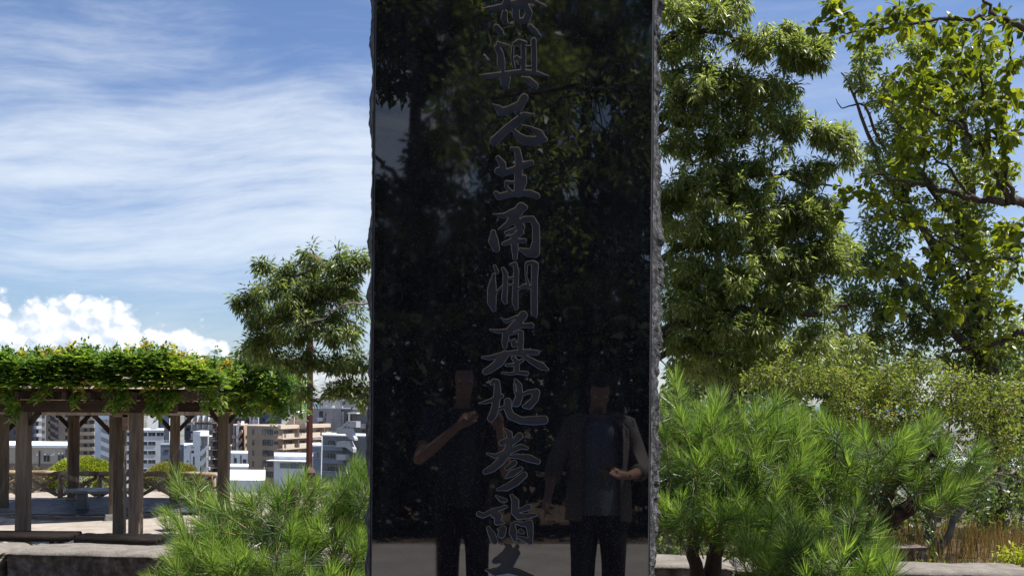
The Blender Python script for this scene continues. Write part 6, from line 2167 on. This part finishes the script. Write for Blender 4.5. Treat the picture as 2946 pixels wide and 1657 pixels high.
def hand(mb, wrist, palm_dir, finger_dir, across, curl=0.5, s=1.0):
    """palm, four unequal fingers bent at two knuckles, thumb from the side of the palm"""
    w, pd, ac = Vector(wrist), Vector(palm_dir).normalized(), Vector(across).normalized()
    fd = Vector(finger_dir).normalized()
    pc = w + pd * 0.05 * s
    mb.tube([w, w + pd * 0.03 * s, w + pd * 0.085 * s], [0.026 * s, 0.030 * s, 0.030 * s], 10)
    for off in (-0.022, 0.022):
        mb.tube([w + pd * 0.015 * s + ac * off * .6, w + pd * 0.088 * s + ac * off], [0.018 * s, 0.016 * s], 8)
    for k, (off, L) in enumerate(((-0.033, 0.072), (-0.011, 0.082), (0.011, 0.078), (0.033, 0.060))):
        a = w + pd * 0.085 * s + ac * off * s
        d1 = (pd * (1 - curl * .5) + fd * curl * .6).normalized()
        d2 = (pd * (1 - curl) + fd * curl).normalized()
        d3 = (pd * (1 - curl * 1.3) + fd * curl * 1.3).normalized()
        p1 = a + d1 * L * 0.45 * s
        p2 = p1 + d2 * L * 0.32 * s
        p3 = p2 + d3 * L * 0.26 * s
        mb.tube([a - pd * 0.02 * s, a, p1, p2, p3], [0.0095 * s, 0.0095 * s, 0.0088 * s, 0.0080 * s, 0.0066 * s], 8)
    a = w + pd * 0.03 * s - ac * 0.026 * s
    t1 = a + (pd * 0.7 - ac * 0.75 + fd * 0.3).normalized() * 0.040 * s
    t2 = t1 + (pd * 0.9 - ac * 0.2 + fd * 0.6).normalized() * 0.030 * s
    mb.tube([w + pd * 0.015 * s - ac * 0.01 * s, a, t1, t2], [0.014 * s, 0.013 * s, 0.0105 * s, 0.008 * s], 8)


def head(mb, c, look, s=1.0):
    """skull, jaw, nose, lips, brow, ears; c is the middle of the head"""
    c = Vector(c)
    f = Vector(look).normalized()
    r = Vector((f.y, -f.x, 0)).normalized()
    u = r.cross(f)
    k = MB()
    ball(k, (0, -0.005, 0.025), 0.075, 0.094, 0.090)
    ball(k, (0, 0.030, -0.045), 0.058, 0.062, 0.062)
    ball(k, (0, 0.058, -0.088), 0.026, 0.026, 0.020)
    k.tube([(0, 0.084, 0.022), (0, 0.098, -0.006), (0, 0.108, -0.024)], [0.007, 0.010, 0.012], 8)
    ball(k, (-.010, 0.094, -0.026), 0.009, 0.011, 0.008, 6, 8)
    ball(k, (.010, 0.094, -0.026), 0.009, 0.011, 0.008, 6, 8)
    k.tube([(-.024, 0.080, -0.053), (0, 0.091, -0.051), (.024, 0.080, -0.053)], [0.004, 0.0075, 0.004], 8)
    k.tube([(-.020, 0.080, -0.061), (0, 0.089, -0.062), (.020, 0.080, -0.061)], [0.004, 0.008, 0.004], 8)
    for sg in (-1, 1):
        k.tube([(sg * .012, 0.084, 0.030), (sg * .034, 0.082, 0.035), (sg * .056, 0.066, 0.028)], [0.006, 0.007, 0.005], 8)
        ball(k, (sg * 0.036, 0.060, -0.022), 0.026, 0.022, 0.020, 8, 10)
        ball(k, (sg * 0.079, -0.008, -0.004), 0.008, 0.018, 0.032, 8, 10)
    mb.add([c + (r * p[0] + f * p[1] + u * p[2]) * s for p in k.v], k.f)
    mb.tube([c - u * 0.05 * s - f * 0.015 * s, c - u * 0.13 * s - f * 0.02 * s, c - u * 0.19 * s - f * 0.03], [0.055 * s, 0.054 * s, 0.062 * s], 12)
    return f, r, u


def person(label, X, Y, Zh, look, arms, shirt, trousers, jacket=None, female=False, hairlong=0.0):
    root = empty('person', Vector((X, Y, 0)), label, 'person', 'visitors reflected in the stele')
    s = Zh / 1.75
    c = Vector((X, Y, Zh - 0.115))
    mb = MB()
    f, r, u = head(mb, c, look)
    sw = 0.19 * s if female else 0.205 * s
    zs, zh = 1.42 * s, 0.93 * s
    # trunk
    secs = [(X, Y, 0.84 * s, 0.155, 0.11), (X, Y, zh, 0.165, 0.115), (X, Y, 1.08 * s, 0.140, 0.10), (X, Y, 1.25 * s, 0.165, 0.115), (X, Y - .01, 1.36 * s, 0.170, 0.105), (X, Y - .02, 1.43 * s, 0.12, 0.08), (X, Y - .02, 1.47 * s, 0.065, 0.06)]
    v, fc = loft(secs, 24)
    k0 = len(v)
    mb.add(v, fc + [tuple(range(23, -1, -1)), tuple((len(secs) - 1) * 24 + i for i in range(24))])
    sl = MB()
    for sg, (el, wr, pd, fd, ac, curl) in zip((-1, 1), arms):
        sh = Vector((X + sg * sw, Y - .01, zs - 0.03))
        el, wr = Vector(el), Vector(wr)
        mb.tube([Vector((X + sg * 0.08, Y - .01, zs - .02)), sh, sh.lerp(el, .35), el, el.lerp(wr, .3), wr], [0.06, 0.056, 0.047, 0.040, 0.040, 0.026], 12)
        hand(mb, wr, pd, fd, ac, curl)
        t = 0.62 if jacket is None else 0.98
        R1 = 0.068 if jacket is None else 0.066
        e2 = sh.lerp(el, t)
        pts = [Vector((X + sg * 0.10, Y - .01, zs + .005)), sh + Vector((0, 0, 0.012)), sh.lerp(el, .35), e2]
        rd = [0.066, 0.069, R1, R1 * (0.98 if jacket is None else .9)]
        if jacket is not None:
            pts += [el.lerp(wr, .25), el.lerp(wr, .45)]
            rd += [0.058, 0.056]
        sl.tube(pts, rd, 14, 0.02)
    for sg in (-1, 1):
        hp = Vector((X + sg * 0.088, Y, 0.90 * s))
        kn = Vector((X + sg * 0.10, Y + 0.02, 0.49 * s))
        an = Vector((X + sg * 0.105, Y - 0.02, 0.085))
        mb.tube([hp, hp.lerp(kn, .4), kn, kn.lerp(an, .35), an], [0.088, 0.080, 0.058, 0.056, 0.038], 12)
        mb.tube([an, an + Vector((0, 0.06, -0.045)), an + Vector((0.01 * sg, 0.17, -0.058))], [0.042, 0.042, 0.028], 10)
    o = mb.build('body', M['skin'], root, True)
    rm = o.modifiers.new('remesh', 'REMESH')
    rm.mode, rm.voxel_size, rm.use_smooth_shade = 'VOXEL', 0.0062, True
    sm = o.modifiers.new('smooth', 'SMOOTH')
    sm.factor, sm.iterations = 0.5, 3
    # clothing
    tp = MB()
    tv, tf = loft([(X, Y, 0.80 * s, .185, .135), (X, Y, .95 * s, .182, .134), (X, Y, 1.08 * s, .165, .122), (X, Y, 1.25 * s, .182, .130), (X, Y - .01, 1.36 * s, .186, .120), (X, Y - .015, 1.42 * s, .140, .095), (X, Y - .018, 1.455 * s, .082, .075)], 28, 0.04)
    tp.add(tv, tf)
    tp.build('shirt', M[shirt], root, True)
    if jacket is None:
        sl.build('sleeves', M[shirt], root, True)
    else:
        jv, jf = loft([(X, Y, 0.76 * s, .215, .158), (X, Y, .95 * s, .208, .152), (X, Y, 1.12 * s, .195, .142), (X, Y, 1.27 * s, .205, .148), (X, Y - .01, 1.37 * s, .208, .135), (X, Y - .015, 1.435 * s, .155, .108), (X, Y - .02, 1.475 * s, .092, .088)], 30, 0.07, 0.62)
        jk = MB()
        jk.add(jv, jf)
        jo = jk.build('jacket', M[jacket], root, True)
        so = jo.modifiers.new('cloth', 'SOLIDIFY')
        so.thickness, so.offset = 0.006, 1
        sl.build('jacket_sleeves', M[jacket], root, True)
        st = MB()
        sx = X + 0.125
        st.tube([Vector((sx, Y + 0.12, 1.12 * s)), Vector((sx, Y + 0.135, 1.30 * s)), Vector((sx - .005, Y + .08, 1.43 * s)), Vector((sx - .01, Y - .04, 1.46 * s)), Vector((sx, Y - .15, 1.34 * s))], 0.017, 8)
        st.build('bag_strap', M['black'], root, True)
    tr = MB()
    for sg in (-1, 1):
        tr.tube([Vector((X + sg * 0.082, Y, 0.97 * s)), Vector((X + sg * 0.09, Y, 0.82 * s)), Vector((X + sg * 0.10, Y + .02, 0.49 * s)), Vector((X + sg * 0.105, Y - .02, 0.10))], [0.105, 0.108, 0.082, 0.072], 16, 0.02)
    tr.build('trousers', M[trousers], root, True)
    for sg in (-1, 1):
        sh = MB()
        a = Vector((X + sg * 0.105, Y - 0.02, 0))
        ball(sh, a + Vector((0, -0.02, .045)), .045, .06, .045)
        ball(sh, a + Vector((0.006 * sg, 0.09, .032)), .048, .115, .036)
        sh.build('shoe', M['shoe'], root, True)
    # hair: a cap that leaves the face free
    hm = MB()
    k = MB()
    ball(k, (0, -0.012, 0.030), 0.086, 0.102, 0.098, 16, 24)
    vs, fs = [], []
    keep = []
    for i, p in enumerate(k.v):
        face = p[1] > 0.045 and p[2] < 0.072
        low = p[2] < -0.03 - hairlong * 1.0 and p[1] > -0.02
        keep.append(not (face or low))
    q = []
    for i, p in enumerate(k.v):
        g = 1 + 0.03 * noise.noise(Vector(p) * 60)
        pz = p[2] * g - (hairlong if p[2] < -0.02 else 0)
        q.append(c + r * (p[0] * g) + f * (p[1] * g) + u * pz)
    hm.add(q, [fc_ for fc_ in k.f if all(keep[i] for i in fc_)])
    ho = hm.build('hair', M['hair'], root, True)
    so = ho.modifiers.new('thick', 'SOLIDIFY')
    so.thickness, so.offset = 0.012, -1
    for sg in (-1, 1):
        e = MB()
        ball(e, c + r * (sg * 0.032) + f * 0.074 + u * 0.010, 0.012, 0.012, 0.009, 8, 10)
        eo = e.build('eye', M['glass_white'], root, True)
        e = MB()
        ball(e, c + r * (sg * 0.032) + f * 0.083 + u * 0.010, 0.0055, 0.0045, 0.0055, 6, 8)
        e.build('pupil', M['hair'], eo, True)
    return root


person('person in a dark navy tee raising a phone with both hands to photograph the stele', -0.165, -0.42, 1.76, (0.1, 1, -0.02),
       [((-0.46, -0.20, 1.12), (-0.205, -0.075, 1.345), (0.75, 0.35, 0.55), (0.85, 0.15, 0.1), (0.3, 0.45, -0.85), 0.55),
        ((0.13, -0.22, 1.02), (0.075, -0.055, 1.315), (-0.15, 0.2, 0.95), (-0.8, 0.1, 0.3), (0.6, 0.6, 0.1), 0.55)], 'navy', 'black')
person('person in an open grey overshirt and pale tee looking down at a phone', 0.735, -0.16, 1.70, (-0.05, 1, -0.75),
       [((0.44, -0.16, 1.09), (0.385, -0.02, 0.90), (-0.15, 0.25, -0.95), (0.1, 0.5, -0.4), (0.1, -0.9, 0.1), 0.35),
        ((1.03, -0.13, 1.06), (0.885, 0.10, 1.045), (-0.85, 0.30, 0.12), (-0.35, 0.2, 0.3), (0.15, 0.9, -0.5), 0.6)], 'tee', 'black', 'grey_cloth', True, 0.03)


def phone(label, c, ex, ez, w, h, t=0.009):
    ex, ez = Vector(ex).normalized(), Vector(ez).normalized()
    n = ex.cross(ez)
    root = empty('phone', c, label, 'phone')
    MB().box(c, ex, n, ez, w / 2, t / 2, h / 2).build('case', M['phone'], root, bevel=0.004)
    MB().box(Vector(c) + n * 0.0 - n * (t / 2 + 0.0006), ex, n, ez, w / 2 - .003, 0.0006, h / 2 - .003).build('screen', M['phone'], root)
    return root


phone('dark phone held sideways by the person in the navy tee', Vector((-0.045, -0.022, 1.485)), (1, 0, 0), (0, 0, 1), 0.155, 0.074)
phone('dark phone in the hand of the person in the open overshirt', Vector((0.735, 0.15, 1.075)), (0.95, -0.25, 0.1), (0.1, 0.7, 0.7), 0.078, 0.155)
